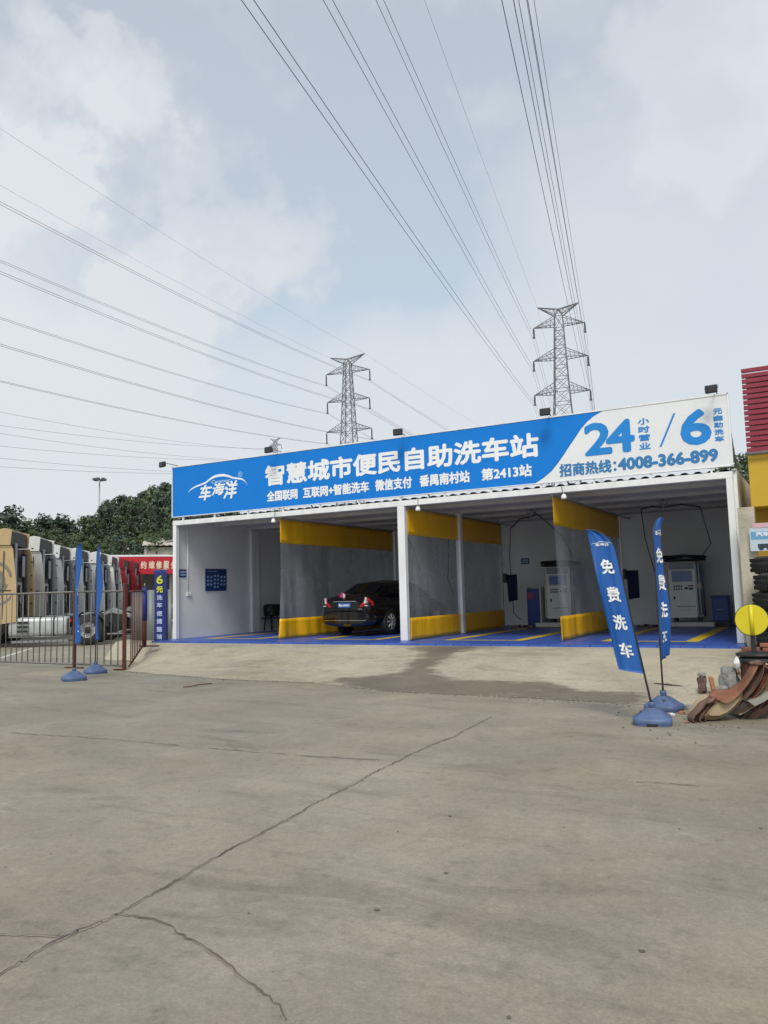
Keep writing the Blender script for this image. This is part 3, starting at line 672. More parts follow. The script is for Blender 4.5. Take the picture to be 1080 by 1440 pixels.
m = MB(); loft(m, [section(*q) for q in ((.0, .70, .42, .86), (.03, .80, .34, .95), (.12, .845, .28, 1.0), (.35, .86, .24, 1.03), (.8, .865, .22, 1.02), (1.5, .87, .2, .99), (2.6, .87, .2, .97), (3.3, .865, .2, .95), (3.9, .85, .22, .86), (4.3, .80, .26, .76), (4.45, .70, .32, .66))]); m.build('body', paint, car)
m = MB(); loft(m, [section(y, hw, .85, zt, 3.0) for y, hw, zt in ((.52, .60, 1.0), (.85, .64, 1.15), (1.25, .665, 1.29), (1.7, .67, 1.37), (2.3, .67, 1.385), (2.8, .66, 1.34), (3.25, .64, 1.17), (3.6, .60, .98))]); m.build('roof', paint, car)
def wq(m, pts): m.quad(pts)
m = MB(); m.grid(lambda u, v: ((-.56 + 1.12 * u) * (1 - .06 * v), .60 + .62 * v - .05 * math.sin(math.pi * u), 1.04 + .25 * v + .03 * math.sin(math.pi * u)), 10, 6); m.build('rear_window', glass_d, car)
for sx in (-1, 1):
    m = MB(); m.grid(lambda u, v: (sx * (.672 - .045 * v + .006), 1.05 + 1.75 * u + (.25 * v if u < .5 else -.2 * v), 1.03 + .25 * v), 8, 3); m.build('side_window', glass_d, car)
for sx in (-1, 1):
    m = MB(); m.prism([(sx * .50, -.012, .72), (sx * .72, .015, .70), (sx * .84, .12, .74), (sx * .845, .14, .80), (sx * .74, .02, .93), (sx * .66, -.006, .86), (sx * .53, -.012, .75)], (0, .09, 0)); tl = m.build('taillight', red_l, car)
    m = MB(); m.prism([(sx * .66, -.018, .80), (sx * .72, -.012, .80), (sx * .745, -.0, .93), (sx * .70, -.012, .95)], (0, .04, 0)); m.box((sx * .68, -.016, .735), (sx * .78, .03, .755)); m.build('clear_strip', white_l, tl)
m = MB(); m.box((-.40, -.03, .845), (.40, .03, .862)); m.build('chrome_strip', chrome, car)
m = MB(); m.box((-.24, -.026, .70), (.20, .02, .82), bev=.006); pl = m.build('number_plate', plate_m, car)
m = MB(); wall_text(m, '粤A·3M097', -.21, .17, .725, .795, -.029, .003); m.build('characters', letter_white, pl)
m = MB(); loft(m, [section(*q) for q in ((-.05, .74, .30, .60), (-.03, .80, .26, .63), (.06, .855, .24, .65), (.25, .872, .23, .62))]); m.build('rear_bumper', paint, car)
m = MB(); m.box((-.74, -.056, .385), (.74, -.046, .40)); m.build('bumper_trim', chrome, car)
m = MB()
k = 16
m.quad([(-.10 + (.15 if i % 2 else .055) * math.cos(2*math.pi*i/k), .04 + .06 * math.sin(2*math.pi*i/k), 1.01 + (.15 if i % 2 else .055) * .55 * math.sin(2*math.pi*i/k)) for i in range(k)])
m.v = [(a, b_ - .05, c) for a, b_, c in m.v]; m.prism([(-.02 + .07 * math.cos(2*math.pi*i/10) * (1 if i % 2 else .4), -.035, .99 + .07 * math.sin(2*math.pi*i/10) * (1 if i % 2 else .4)) for i in range(10)], (0, .015, 0), 1)
m.build('star_sticker', [mat('pink_star', (.62, .04, .16), .4), letter_white], car)
m = MB(); m.tube([(0, -.03, .90), (.0, -.035, .935), (.03, -.03, .905)], .007, 6); m.build('badge', chrome, car)
m = MB(); m.box((.46, -.022, .655), (.60, -.012, .675)); m.build('model_badge', chrome, car)
for sx in (-1, 1):
    for y in (1.0, 3.6):
        wx = sx * .77
        m = MB(); m.lathe([(.20, -.1), (.31, -.1), (.325, -.07), (.325, .07), (.31, .1), (.20, .1)], (wx, y, .328), 28, axis='x'); wh = m.build('wheel', black_rubber, car)
        m = MB(); xo = sx * .105
        for k in range(8):
            a = 2 * math.pi * k / 8; m.tube([(wx + xo, y + .04 * math.cos(a), .328 + .04 * math.sin(a)), (wx + xo * .9, y + .19 * math.cos(a), .328 + .19 * math.sin(a))], .022, 6)
        m.lathe([(.185, xo * .7), (.205, xo), (.21, xo * .9)], (wx, y, .328), 28, axis='x'); m.lathe([(0, xo * 1.05), (.05, xo)], (wx, y, .328), 12, axis='x'); m.build('rim', rim_m, wh)
    m = MB(); m.box((sx * .88, 2.75, .98), (sx * 1.02, 2.87, 1.10), bev=.03); m.build('mirror', paint, car)
    for y in (1.55, 2.5): m = MB(); m.box((sx * .872, y, .86), (sx * .886, y + .18, .885)); m.build('door_handle', chrome, car)

# ------------------------------------------------------------------ feather flags
flag_blue = mat('flag_blue_cloth', (.008, .098, .38), .55, var=.15, scale=5, stretch=(4, 1, .6)); base_blue = mat('blue_base_plastic', (.08, .128, .26), .5, var=.35, scale=7, bump=.15); pole_m = mat('black_pole', (.02, .02, .022), .4)
def flag(lab, loc, rz, lean, H, z0, wd, chars, group, side=-1, base_s=1.0, logo_on=True, seed=0, char_s=1.0):
    t_ = thing('feather_flag', lab, 'flag', loc, rz, group)
    s = base_s
    m = MB()
    def ring(hx, hy, z, n=28, ex=4):
        o = []
        for i in range(n):
            a = 2*math.pi*i/n; c, d = math.cos(a), math.sin(a); o.append((hx * s * abs(c)**(2/ex) * (1 if c >= 0 else -1), hy * s * abs(d)**(2/ex) * (1 if d >= 0 else -1), z * s))
        return o
    loft(m, [ring(.205, .205, .004), ring(.215, .215, .02), ring(.215, .215, .075), ring(.20, .20, .085), ring(.17, .17, .10), ring(.165, .165, .105), ring(.125, .125, .135), ring(.12, .12, .14), ring(.085, .085, .165), ring(.08, .08, .17), ring(.035, .035, .185)])
    m.lathe([(.035, .18), (.04, .21), (.04, .245), (.03, .25)], n=16); m.v = [v if v[2] < .18 * s or s == 1 else v for v in m.v]
    b_ = m.build('base', base_blue, t_)
    m = MB(); m.lathe([(.0, .2), (.024, .2), (.024, .24), (0, .24)], (-.11 * s, -.05 * s, -.09), 10); m.box((-.06 * s, -.222 * s, .004), (.06 * s, -.214 * s, .03)); m.build('filler_cap', pole_m, b_)
    L_ = H - .2
    tl = math.tan(lean)
    BEND = .42
    def axis(q):                                      # q: length up the pole from the base socket
        th_ = min(1.0, max(0, (q - (L_ - BEND)) / BEND)) * math.pi / 2
        return Vector((q * tl + side * wd * .97 * (1 - math.cos(th_)), 0, .2 + min(q, L_ - BEND) + .62 * BEND * math.sin(th_)))
    m = MB(); m.tube([axis(L_ * i / 24) for i in range(25)], [.013 - .007 * i / 24 for i in range(25)], 8); m.build('pole', pole_m, t_)
    qa, qb = z0, L_ - .01
    def cloth(u, v):
        q = qa + (qb - qa) * v; A = axis(q); top = max(0, (q - (L_ - .55)) / .55)
        outer = Vector((q * tl + side * wd, 0, .2 + q)); full = wd
        tip = axis(L_)
        xo = A.x + (q * tl + side * wd * (1 - .03 * v) - A.x) * 1.0
        if side * (xo - A.x) < 0.004: xo = A.x + side * .004
        x = A.x + (xo - A.x) * u
        wv = .026 * math.sin(u * 8 + v * 6 + seed) * u + .004 * math.sin(u * 19 + v * 9 + seed) * (.3 + u) + .014 * math.sin(u * 15 + v * 3 + seed * 2) * u + .02 * u * math.sin(v * 9 + seed)
        return Vector((x, wv, A.z + (.05 * u * (1 - v) ** 6)))
    m = MB(); m.sheet(cloth, 18, 60, .003); bn = m.build('banner', flag_blue, t_)
    m = MB()
    def on(u, v, h):
        uu = u if side > 0 else 1 - u
        p = cloth(uu, v); return Vector((p.x, p.y - .007 - h, p.z))
    hh = (qb - qa); cw = .48 * char_s; chh = wd * .58 * char_s / hh
    for i, c in enumerate(chars):
        vc = .675 - i * .178; m = MB()
        write(m, c, lambda u, v, h: on(.5 + (u - .5) * cw, vc + (v - .5) * chh, h), 1, (.04, .035), lay=.0003)
        m.build('character', letter_white, bn)
    if logo_on:
        m = MB()
        logo(m, lambda x, z, h: on(.5 + (x - 1.55) / 2.0 * .92, .82 + (z - 3.85) * .36 * wd / hh, h))
    m.build('emblem', letter_white, bn)
    return t_
flag('blue feather flag leaning left in front of the right bay with white characters down it', onz(918, 1018, YZ), R(10), -.165, 2.42, .36, .285, '免费洗车', 'blue feather flags', -1, 1.0, True, 0)
flag('blue feather flag standing upright and turned nearly edge on, right of the leaning flag', onz(934, 999, YZ), R(79), -.012, 2.62, .42, .33, '免费洗车', 'blue feather flags', 1, 1.0, True, 2)
flag('left of the two thin edge on flags in front of the truck fence', onz(104, 957, YZ), R(153), -.0, 2.86, .50, .34, '免费洗车', 'blue feather flags', -1, 1.05, True, 4)
flag('right of the two thin edge on flags in front of the truck fence', onz(134, 947, YZ), R(153), .0, 2.92, .50, .34, '免费洗车', 'blue feather flags', -1, 1.05, True, 6)

# ------------------------------------------------------------------ barrier fence
fence_g = mat('fence_grey_steel', (.20, .19, .18), .55, .4, var=.3, scale=12); rust = mat('rusty_red_steel', (.13, .045, .03), .75, var=.4, scale=14, bump=.3)
def fence(lab, a, b_, zb0, zt0, zb1, zt1, pitch, mt, posts):
    a = Vector(a); b_ = Vector(b_); t_ = thing('barrier_fence', lab, 'fence', (a.x, a.y, YZ)); d = b_ - a; n_ = int(d.length / pitch)
    O = Vector((a.x, a.y, YZ))
    def pt(t, z): q = a + d * t; return Vector((q.x, q.y, z)) - O
    m = MB(); m.tube([pt(0, zt0), pt(1, zt1)], .022, 8); m.build('top_rail', mt, t_)
    m = MB(); m.tube([pt(0, zb0), pt(1, zb1)], .022, 8); m.build('bottom_rail', mt, t_)
    for i in range(1, n_):
        t = i / n_; m = MB(); m.tube([pt(t, zb0 + (zb1 - zb0) * t), pt(t, zt0 + (zt1 - zt0) * t)], .0125, 6); m.build('bar', mt, t_)
    for t, z in posts:
        m = MB(); q = pt(t, YZ); m.tube([q, pt(t, z)], .045, 4); m.box((q.x - .3, q.y - .03, 0.004), (q.x + .3, q.y + .03, .03)); m.build('post', rust, t_)
    return t_
fence('grey steel bar fence in front of the gold truck, left of the flags', (-6.2, -2.72, 0), (-.36, -2.80, 0), -.40, 1.29, -.40, 1.28, .215, fence_g, [(.995, 1.30)])
fence('short grey steel bar fence between the thin flags and the rusty corner post', (-.28, -2.80, 0), (1.36, -2.88, 0), -.40, 1.28, -.40, 1.26, .215, fence_g, [(.985, 1.44)])
fence('rusty red bar fence running back from the corner post towards the car wash', (1.40, -2.80, 0), (.28, -1.28, 0), -.42, 1.25, -.05, 1.27, .20, rust, [])
t_ = thing('fence_post', 'red fence post wrapped in a blue sleeve at the end of the rusty fence', 'post', (.24, -1.22, -.12))
m = MB(); m.tube([(0, 0, 0), (0, 0, 1.48)], .055, 12); m.box((-.1, -.06, 0.02), (.45, .06, .05)); m.build('post', rust, t_)
m = MB(); m.tube([(0, 0, .66), (0, 0, 1.47)], .068, 14); m.build('sleeve', mat('blue_sleeve', (.012, .03, .20), .5), t_)
m = MB(); m.tube([(0, 0, 1.48), (0, 0, 1.58)], .014, 8); m.build('spike', grey_metal, t_)

# corrugated grey sheet fence and hanging banner
sheet_m = mat('grey_sheet_fence', (.20, .225, .225), .55, .2, var=.2, scale=3, stretch=(3, 3, .3))
m = MB(); m.sheet(lambda u, v: (-1.55 + 1.45 * u, .05 + .018 * math.sin(u * 1.45 * 36), -.45 + 1.76 * v), 130, 1, .004); o = m.build('sheet_fence', sheet_m); tag(o, 'grey corrugated sheet metal fence behind the six yuan banner', 'fence')
t_ = thing('hanging_banner', 'tall blue banner with a yellow six and white characters left of the car wash', 'banner', (-.42, -.02, -.04))
m = MB(); m.sheet(lambda u, v: (-.225 + .45 * u, .009 * math.sin(u * 9 + v * 4), 1.87 * v), 12, 30, .004); bn = m.build('banner', mat('banner_blue', (.010, .026, .17), .55, var=.2, scale=6), t_)
k_ = .78
for c, z0_, z1_ in (('6', 1.90, 2.24), ('元', 1.60, 1.86)):
    m = MB(); wall_text(m, c, -.15 * k_, .13 * k_, (z0_ + .04) * k_, (z1_ - .03) * k_, -.018, .010); m.build('yellow_character', mat('banner_yellow', (.62, .66, .03), .5), bn)
for c, z in (('洗', 1.36), ('车', 1.11), ('便', .82), ('捷', .56), ('整', .29), ('洁', .04)):
    m = MB(); wall_text(m, c, -.14 * k_, .11 * k_, (z + .02) * k_, (z + .18) * k_, -.018, .006); m.build('white_character', mat('banner_pale', (.45, .50, .75), .5), bn)
m = MB(); m.tube([(-.25, .01, 1.88), (.25, .01, 1.88)], .01, 6); m.build('rod', grey_metal, t_)

# ------------------------------------------------------------------ trucks
TK = R(38.5); ex_ = Vector((math.cos(TK), math.sin(TK), 0)); SCL = 1.115
def truck_pos(px, py, d):
    p = at(px, py, d * SCL); return Vector((p.x, p.y, YZ)), p.z
tank_m = mat('aluminium_tank', (.50, .52, .52), .48, .45, var=.25, scale=5); dark_m = mat('chassis_black', (.02, .02, .022), .7, var=.3)
inner_m = mat('cab_rear_dark', (.028, .030, .033), .6, var=.3, scale=6)
def truck(lab, px, py, d, colm, topm, full=False):
    loc, zt = truck_pos(px, py, d); hgt = zt - YZ
    t_ = thing('tractor_truck', lab, 'truck', loc, TK, 'tractor trucks parked side by side')
    zc = hgt - .62; q = .055                      # top of the main cab; sides lean inwards
    m = MB()
    def sec(x, w0, zb, ztop): return [(x, 1.25 - w0, zb), (x, 1.25 + w0, zb), (x, 1.25 + w0 - q, ztop), (x, 1.25 - w0 + q, ztop)]
    def lf(secs):
        n = 4; k = len(m.v)
        for s_ in secs: m.v += s_
        for i in range(len(secs) - 1):
            for j in range(n): m.f.append((k+i*n+j, k+i*n+(j+1)%n, k+(i+1)*n+(j+1)%n, k+(i+1)*n+j)); m.m.append(0); m.sm.append(False)
        m.f.append((k, k+1, k+2, k+3)); e = k + (len(secs)-1)*n; m.f.append((e+3, e+2, e+1, e)); m.m += [0, 0]; m.sm += [False, False]
    lf([sec(-2.5, 1.16, .9, zc - .9), sec(-2.42, 1.22, .75, zc - .55), sec(-2.1, 1.25, .72, zc - .1), sec(-.55, 1.25, .72, zc)])
    cab = m.build('cab', colm, t_)
    for yy in (0.0, 2.46):                         # side deflectors behind the cab
        m = MB(); y1 = yy + .04; dq = q if yy == 0 else -q
        m.prism([(-.548, yy, .80), (.17, yy, .90), (.15, yy + dq * .4, 2.2), (-.0, yy + dq, zc - .12), (-.06, yy + dq, zc), (-.548, yy + dq, zc)], (0, .04, 0)); m.build('side_deflector', colm, t_)
    m = MB()                                       # roof deflector, higher to the rear, open behind
    for yy in (.10, 2.36): m.prism([(-1.9, yy, zc + .02), (-.1, yy, zc + .02), (-.06, yy, hgt - .05), (-.3, yy, hgt), (-1.2, yy, hgt - .2)], (0, .04, 0))
    m.prism([(-1.9, .142, zc + .02), (-1.2, .142, hgt - .2), (-.3, .142, hgt), (-.3, .142, hgt - .04), (-1.2, .142, hgt - .25), (-1.85, .142, zc + .03)], (0, 2.216, 0)); m.build('roof_deflector', topm, t_)
    m = MB(); m.prism([(-.545, .12, .9), (-.10, .12, .9), (-.24, .12, zc - .04), (-.545, .12, zc - .04)], (0, 2.26, 0)); m.box((-.42, .2, zc + .04), (-.14, 2.3, hgt - .1)); m.box((-.24, .3, zc - .5), (-.18, 2.2, zc - .42)); m.box((-.24, .25, 2.0), (-.19, .33, zc - .1)); m.box((-.5, .5, 1.5), (-.44, .62, zc - .2)); m.box((-.5, 1.6, 1.2), (-.40, 1.9, zc - .3)); m.box((-.5, 1.0, 1.6), (-.46, 1.45, 2.4)); m.tube([(-.14, 2.1, 1.1), (-.14, 2.1, zc - .2)], .09, 10); m.build('rear_panel', inner_m, t_)
    m = MB(); m.tube([(-.06, .62, 1.0), (-.06, .62, zc + .1)], .055, 10); m.box((-.12, 1.0, 1.5), (-.06, 1.5, 2.3), bev=.03); m.box((-.12, 1.62, 2.5), (-.07, 1.9, zc - .3), bev=.02); m.build('exhaust_stack', grey_metal, t_)
    m = MB()
    for k_ in range(3): m.tube([(-.02, .9 + .1 * k_ + .05 * math.cos(j_ * .9), 2.2 - j_ * .05) for j_ in range(24)], .016, 5)
    m.build('air_hose', black_rubber, t_)
    m = MB()
    for k in range(5): m.box((.0, 2.40, 1.5 + k * .52), (.05, 2.53, 1.55 + k * .52))
    m.build('hinge', dark_m, t_)
    m = MB()
    for z in (zc + .0, 2.0): m.box((-2.2, -.006, z - .018), (-.02, .0 if z < 2.5 else .012, z + .012))
    for x in (-.55, -.28): m.box((x - .012, -.004, 1.0), (x + .006, q * .8, zc - .2))
    m.box((-.9, -.02, 1.85), (-.7, -.004, 1.9))
    m.build('seam', dark_m, cab)
    m = MB(); m.box((-1.75, -.008, 2.05), (-1.0, -.001, 2.85)); m.build('side_window', glass_d, cab)
    # chassis
    m = MB()
    for yy in (.85, 1.6): m.box((-2.3, yy, .78), (3.75, yy + .1, 1.05))
    m.box((3.0, .95, .82), (3.1, 1.6, 1.0)); m.box((-.3, .96, .85), (-.1, 1.6, 1.0)); m.build('chassis', dark_m, t_)
    xs = [-1.55, 2.55]
    for x in xs:
        for yy in (.30, 2.20):
            m = MB(); m.lathe([(.28, -.28), (.50, -.29), (.545, -.22), (.545, .22), (.50, .29), (.28, .28)], (x, yy, .545), 32, axis='y'); wh = m.build('wheel', black_rubber, t_)
            s_ = -1 if yy < 1 else 1
            m = MB(); m.lathe([(.36, s_ * .27), (.30, s_ * .24), (.27, s_ * .12), (.16, s_ * .10), (.15, s_ * .22), (0, s_ * .22)], (x, yy, .545), 32, axis='y')
            for k in range(10): a = 2*math.pi*k/10; m.lathe([(0, s_ * .16), (.026, s_ * .16), (.026, s_ * .1)], (x + .21 * math.cos(a), yy, .545 + .21 * math.sin(a)), 8, axis='y')
            m.build('rim', rim_m, wh)
            if full:
                m = MB(); m.lathe([(.13, s_ * .225), (.11, s_ * .24), (0, s_ * .24)], (x, yy, .545), 20, axis='y'); m.build('hub', dark_m, wh)
    m = MB(); m.sheet(lambda u, v: (2.55 + .64 * math.cos(math.pi * (.05 + .9 * u)), .02 + .56 * v, .545 + .64 * math.sin(math.pi * (.05 + .9 * u))), 16, 2, .012); m.build('mudguard', black_rubber, t_)
    # fuel tank
    m = MB(); r_ = .34
    loft(m, [[(x_, .36 + .9 * b4, .70 + c4) for b4, a4, c4 in section(x_, hw_, -hw_, hw_, 4.2, 28)] for x_, hw_ in ((-.10, .29), (-.09, .32), (-.05, r_), (1.79, r_), (1.83, .32), (1.84, .29))]); tk = m.build('fuel_tank', tank_m, t_)
    for x in (.30, .92, 1.38): m = MB(); loft(m, [[(x_, .36 + .9 * b4, .70 + c4) for b4, a4, c4 in section(x_, r_ + .012, -r_ - .012, r_ + .012, 4.2, 28)] for x_ in (x, x + .05)]); m.build('strap', dark_m if x > .5 else tank_m, tk)
    m = MB()
    for k in range(3): m.box((.22, .0, .52 + k * .15), (.58, .06, .60 + k * .15))
    m.build('step', dark_m, tk)
    m = MB(); m.box((1.98, .1, .45), (2.0, .5, 1.0)); m.box((1.9, .09, .84), (1.99, .12, .94), 1); m.build('marker_plate', [dark_m, red_l], t_)
    m = MB(); m.box((.0, .05, .16), (1.9, .12, .24)); m.tube([(-.1, .12, .36), (2.0, .12, .34)], .02, 6); m.build('side_guard', grey_metal, t_)
    m = MB(); m.prism([(2.9, .9, 1.05), (3.2, .9, 1.28), (3.9, .9, 1.0), (3.9, .9, .9), (3.2, .9, 1.12), (2.9, .9, 1.0)], (0, .7, 0)); m.build('coupling_plate', grey_metal, t_)
    m = MB(); m.tube([(3.55, .25, .42), (3.55, 2.2, .42)], .04, 8); m.box((3.2, .1, .36), (3.75, .3, .40)); m.build('rear_bar', grey_metal, t_)
    if full:
        m = MB()                                   # grey swirl painted on the gold cab side
        for r_, a0, a1, w0 in ((.62, .2, 4.6, .05), (.46, 1.6, 6.0, .045), (.30, 0, 6.28, .09), (.85, 4.0, 5.9, .04)):
            n_ = 28
            for k in range(n_):
                a, b_ = a0 + (a1 - a0) * k / n_, a0 + (a1 - a0) * (k + 1) / n_
                P = lambda t, r2: (-.55 + min(.53, r2 * math.cos(t) * .85), -.006 + 0.019 * max(0, (2.35 + r2 * math.sin(t) - .95) / 2.4) , 2.35 + r2 * math.sin(t))
                m.quad([P(a, r_ - w0), P(b_, r_ - w0), P(b_, r_ + w0), P(a, r_ + w0)])
        m.v = [(x, y + .0, z) for x, y, z in m.v]; m.build('side_decal', mat('grey_decal', (.20, .18, .15), .5), cab)
    return t_
gold = mat('gold_paint', (.52, .38, .20), .35, .2, var=.1); silver = mat('silver_paint', (.56, .57, .58), .32, .35, var=.1, coat=.2); silver2 = mat('dull_silver_paint', (.36, .38, .39), .4, .3, var=.15); white_p = mat('white_truck_paint', (.66, .67, .66), .35, var=.08); cream = mat('cream_paint', (.66, .62, .52), .4); redp = mat('red_truck_paint', (.24, .012, .022), .35, var=.15, coat=.2)
truck('gold tractor truck with a swirl on its cab, nearest the fence at the left', 18, 742, 25, gold, gold, True)
truck('silver tractor truck directly behind the gold one, roof fairing white', 58, 753, 28, silver, white_p)
truck('third tractor truck in the row, narrow silver strip showing', 86, 765, 31.5, silver2, white_p)
truck('fourth tractor truck in the row, silver, behind the left thin flag', 114, 770, 34, silver, white_p)
truck('fifth tractor truck in the row, silver, behind the right thin flag', 143, 775, 37, silver, white_p)
truck('pale white tractor truck just before the two red ones', 159, 780, 40, white_p, white_p)
truck('dark red tractor truck, nearer of the two red ones', 176, 785, 43, redp, redp)
truck('dark red tractor truck, the last and farthest of the row', 190, 788, 46, redp, redp)

# ------------------------------------------------------------------ buildings behind the trucks
t_ = thing('repair_shed', 'low shed with a white roof edge and red banner behind the trucks', 'shed', at(155, 905, 55) * 1.0)
a = at(150, 781, 55); b_ = at(330, 774, 58.5); O = Vector((a.x, a.y, YZ)); t_.location = O
dx = Vector((b_.x - a.x, b_.y - a.y, 0)); LL = dx.length; ang = math.atan2(dx.y, dx.x); t_.rotation_euler = (0, 0, ang); hR = a.z - YZ
m = MB(); m.box((0, -.4, hR - .14), (LL, 6, hR), bev=.02); m.build('roof', white_steel, t_)
m = MB(); m.box((.1, 5.7, 0), (LL, 5.9, hR - .14)); m.build('back_wall', mat('shed_wall', (.16, .17, .16), .8), t_)
for i in range(5): m = MB(); m.box((.1 + i * LL / 4.3, .0, 0), (.25 + i * LL / 4.3, .15, hR - .14)); m.build('post', grey_metal, t_)
m = MB(); m.box((.6, 1.0, 0), (LL, 1.1, 1.6)); m.build('dark_interior', mat('shed_dark', (.05, .06, .05), .7), t_)  # dark panel standing in for the shade inside the shed
bt_ = thing('shop_banner', 'red banner with pale Chinese characters along the shed front behind the trucks', 'banner', O, ang)
m = MB(); m.box((.3, -.55, hR - 1.35), (LL, -.50, hR - .16)); sb_ = m.build('banner', mat('banner_red', (.50, .012, .03), .55, var=.1), bt_)
for c, p0 in (('约', 195), ('维', 206), ('修', 216), ('服', 226), ('务', 236.5)):
    x0 = LL * (p0 - 150) / 180; m = MB(); wall_text(m, c, x0, x0 + .36, hR - .98, hR - .46, -.555, .018); m.build('character', mat('pale_gold_letter', (.72, .68, .50), .5), sb_)
t_ = thing('beige_house', 'beige house with a tiled eave above the red banner', 'house', (0, 0, YZ))
a = at(207, 768, 70); b_ = at(330, 752, 72); dx = Vector((b_.x - a.x, b_.y - a.y, 0)); LL = dx.length; t_.location = (a.x, a.y, YZ); t_.rotation_euler = (0, 0, math.atan2(dx.y, dx.x)); hR = a.z - YZ
m = MB(); m.box((0, 0, 0), (LL, 7, hR - .1)); m.build('wall', mat('beige_render', (.52, .50, .38), .8, var=.1), t_)
m = MB(); m.box((-.25, -.2, 0), (.0, 0.1, hR)); m.build('corner_pillar', mat('grey_render', (.35, .36, .34), .8), t_)
m = MB(); m.sheet(lambda u, v: (-.4 + (LL + .6) * u, -.5 + 8 * v, hR + .06 * abs(math.sin(u * 50)) + .9 * (1 - abs(2 * v - 1))), 200, 2, .05); m.build('roof', mat('pale_tile', (.50, .46, .38), .7, var=.2), t_)

# floodlight mast
p = at(140, 673, 120); t_ = thing('light_mast', 'tall thin floodlight mast above the tree line at the left', 'lamp mast', (p.x, p.y, YZ)); hM = p.z - YZ
mast_m = mat('galvanised', (.34, .35, .36), .5, .4)
m = MB(); m.tube([(0, 0, 0), (0, 0, hM)], [.16, .09], 10); m.build('pole', mast_m, t_)
m = MB(); m.lathe([(.55, hM - .25), (.6, hM - .25), (.6, hM - .15), (.55, hM - .15)], n=20); m.box((-.6, -.03, hM - .2), (.6, .03, hM - .14)); m.box((-.03, -.6, hM - .2), (.03, .6, hM - .14)); m.build('ring', mast_m, t_)
for k in range(6): a = 2*math.pi*k/6; m = MB(); m.box((.75*math.cos(a) - .22, .75*math.sin(a) - .22, hM - .32), (.75*math.cos(a) + .22, .75*math.sin(a) + .22, hM + .05), bev=.04); m.build('lamp_head', mat('lamp_grey', (.12, .12, .13), .5), t_)

# ------------------------------------------------------------------ yellow shop at the right
shop_y = mat('yellow_cladding', (.56, .36, .022), .5, var=.1, scale=2); slat_m = mat('maroon_slat', (.26, .023, .045), .5, var=.1); shop_d = mat('ochre_wall', (.40, .24, .02), .7, var=.2)
t_ = thing('yellow_shop', 'yellow shop front with a parapet of dark red slats at the right edge', 'shop', (14.05, 0, YZ)); z0_ = -YZ
m = MB(); m.box((.0, .06, 2.44 + z0_), (5, 5, 3.40 + z0_), bev=.01); m.build('fascia', shop_y, t_)
m = MB(); m.box((.02, .55, 0), (5, 4.9, 2.438 + z0_)); m.build('wall', shop_d, t_)
m = MB(); m.box((.06, .12, 3.40 + z0_), (5, .16, 4.90 + z0_)); m.build('parapet_back', mat('pale_backing', (.62, .60, .60), .6), t_)
for i in range(16):
    z = 3.44 + z0_ + i * .0985; m = MB(); m.box((-.0 - .0, .0, z), (5, .055, z + .074), bev=.004); m.build('slat', slat_m, t_)
m = MB(); m.tube([(.0, -.03, 3.41 + z0_), (5, -.03, 3.41 + z0_)], .03, 8); m.build('gutter', grey_metal, t_)
conc_p = concrete('pillar_concrete', .50, rough=.85)
m = MB(); m.box((13.865, -.52, YZ), (14.13, -.30, 2.40)); o = m.build('concrete_pillar', conc_p); tag(o, 'rough bare concrete pillar beside the right end of the car wash', 'pillar')
t_ = thing('poster_board', 'small blue and white printed board fixed beside the concrete pillar', 'poster', (14.04, -.62, 1.62))
m = MB(); m.box((0, 0, 0), (.75, .03, .40)); m.build('board', mat('pale_board', (.50, .60, .68), .5), t_)
m = MB(); m.box((.02, -.004, .20), (.73, -.0005, .33)); m.build('blue_band', mat('band_blue', (.12, .34, .56), .5), t_)
m = MB(); m.box((.06, -.006, .40), (.75, .02, .48)); m.build('top_strip', mat('pink_strip', (.62, .40, .44), .5), t_)
m = MB(); m.box((.12, -.006, .05), (.34, -.004, .12)); m.lathe([(0, -.008), (.04, -.008)], (.17, 0, .05), 12, axis='y'); m.lathe([(0, -.008), (.04, -.008)], (.29, 0, .05), 12, axis='y'); m.box((.40, -.006, .06), (.60, -.004, .10)); m.build('printed_picture', mat('print_dark', (.03, .04, .05), .5), t_)
m = MB(); wall_text(m, '汽车服务', .10, .52, .25, .32, -.006, .004); m.build('lettering', letter_white, t_)

# stacked tyres
def tyre_mesh():
    m = MB(); prof = []
    for k in range(17):
        a = math.pi * k / 16 - math.pi / 2; prof.append((.30 + .20 * abs(math.cos(a)) ** .55, .148 * math.sin(a)))
    prof = [(r2 - (.014 if abs(h2) < .11 and k2 % 3 == 1 else 0), h2) for k2, (r2, h2) in enumerate(prof)]
    prof = [(.30, -.10)] + prof + [(.30, .10), (.28, .05), (.28, -.05), (.30, -.10)]
    m.lathe(prof, n=40)
    for k in (-.06, 0, .06): pass
    for i in range(60):
        a = 2*math.pi*i/60
        for zz in (-.10, -.02, .06): m.tube([(.498*math.cos(a), .498*math.sin(a), zz), (.500*math.cos(a + .06), .500*math.sin(a + .06), zz + .05)], .012, 4)
    return m.mesh('tyre', black_rubber)
tm = tyre_mesh(); rnd = random.Random(2)
tl_ = ['lowest', 'second from the bottom', 'third from the bottom', 'fourth from the bottom', 'fifth from the bottom', 'second from the top', 'topmost']
for i in range(7):
    o = D.objects.new('tyre', tm); C.objects.link(o); o.location = (14.56 + rnd.uniform(-.03, .03), -1.10 + rnd.uniform(-.03, .03), YZ + .148 + i * .285); o.rotation_euler = (0, 0, rnd.uniform(0, 6))
    tag(o, 'worn black tyre, %s of the stack behind the round yellow sign' % tl_[i], 'tyre', 'stack of worn tyres')

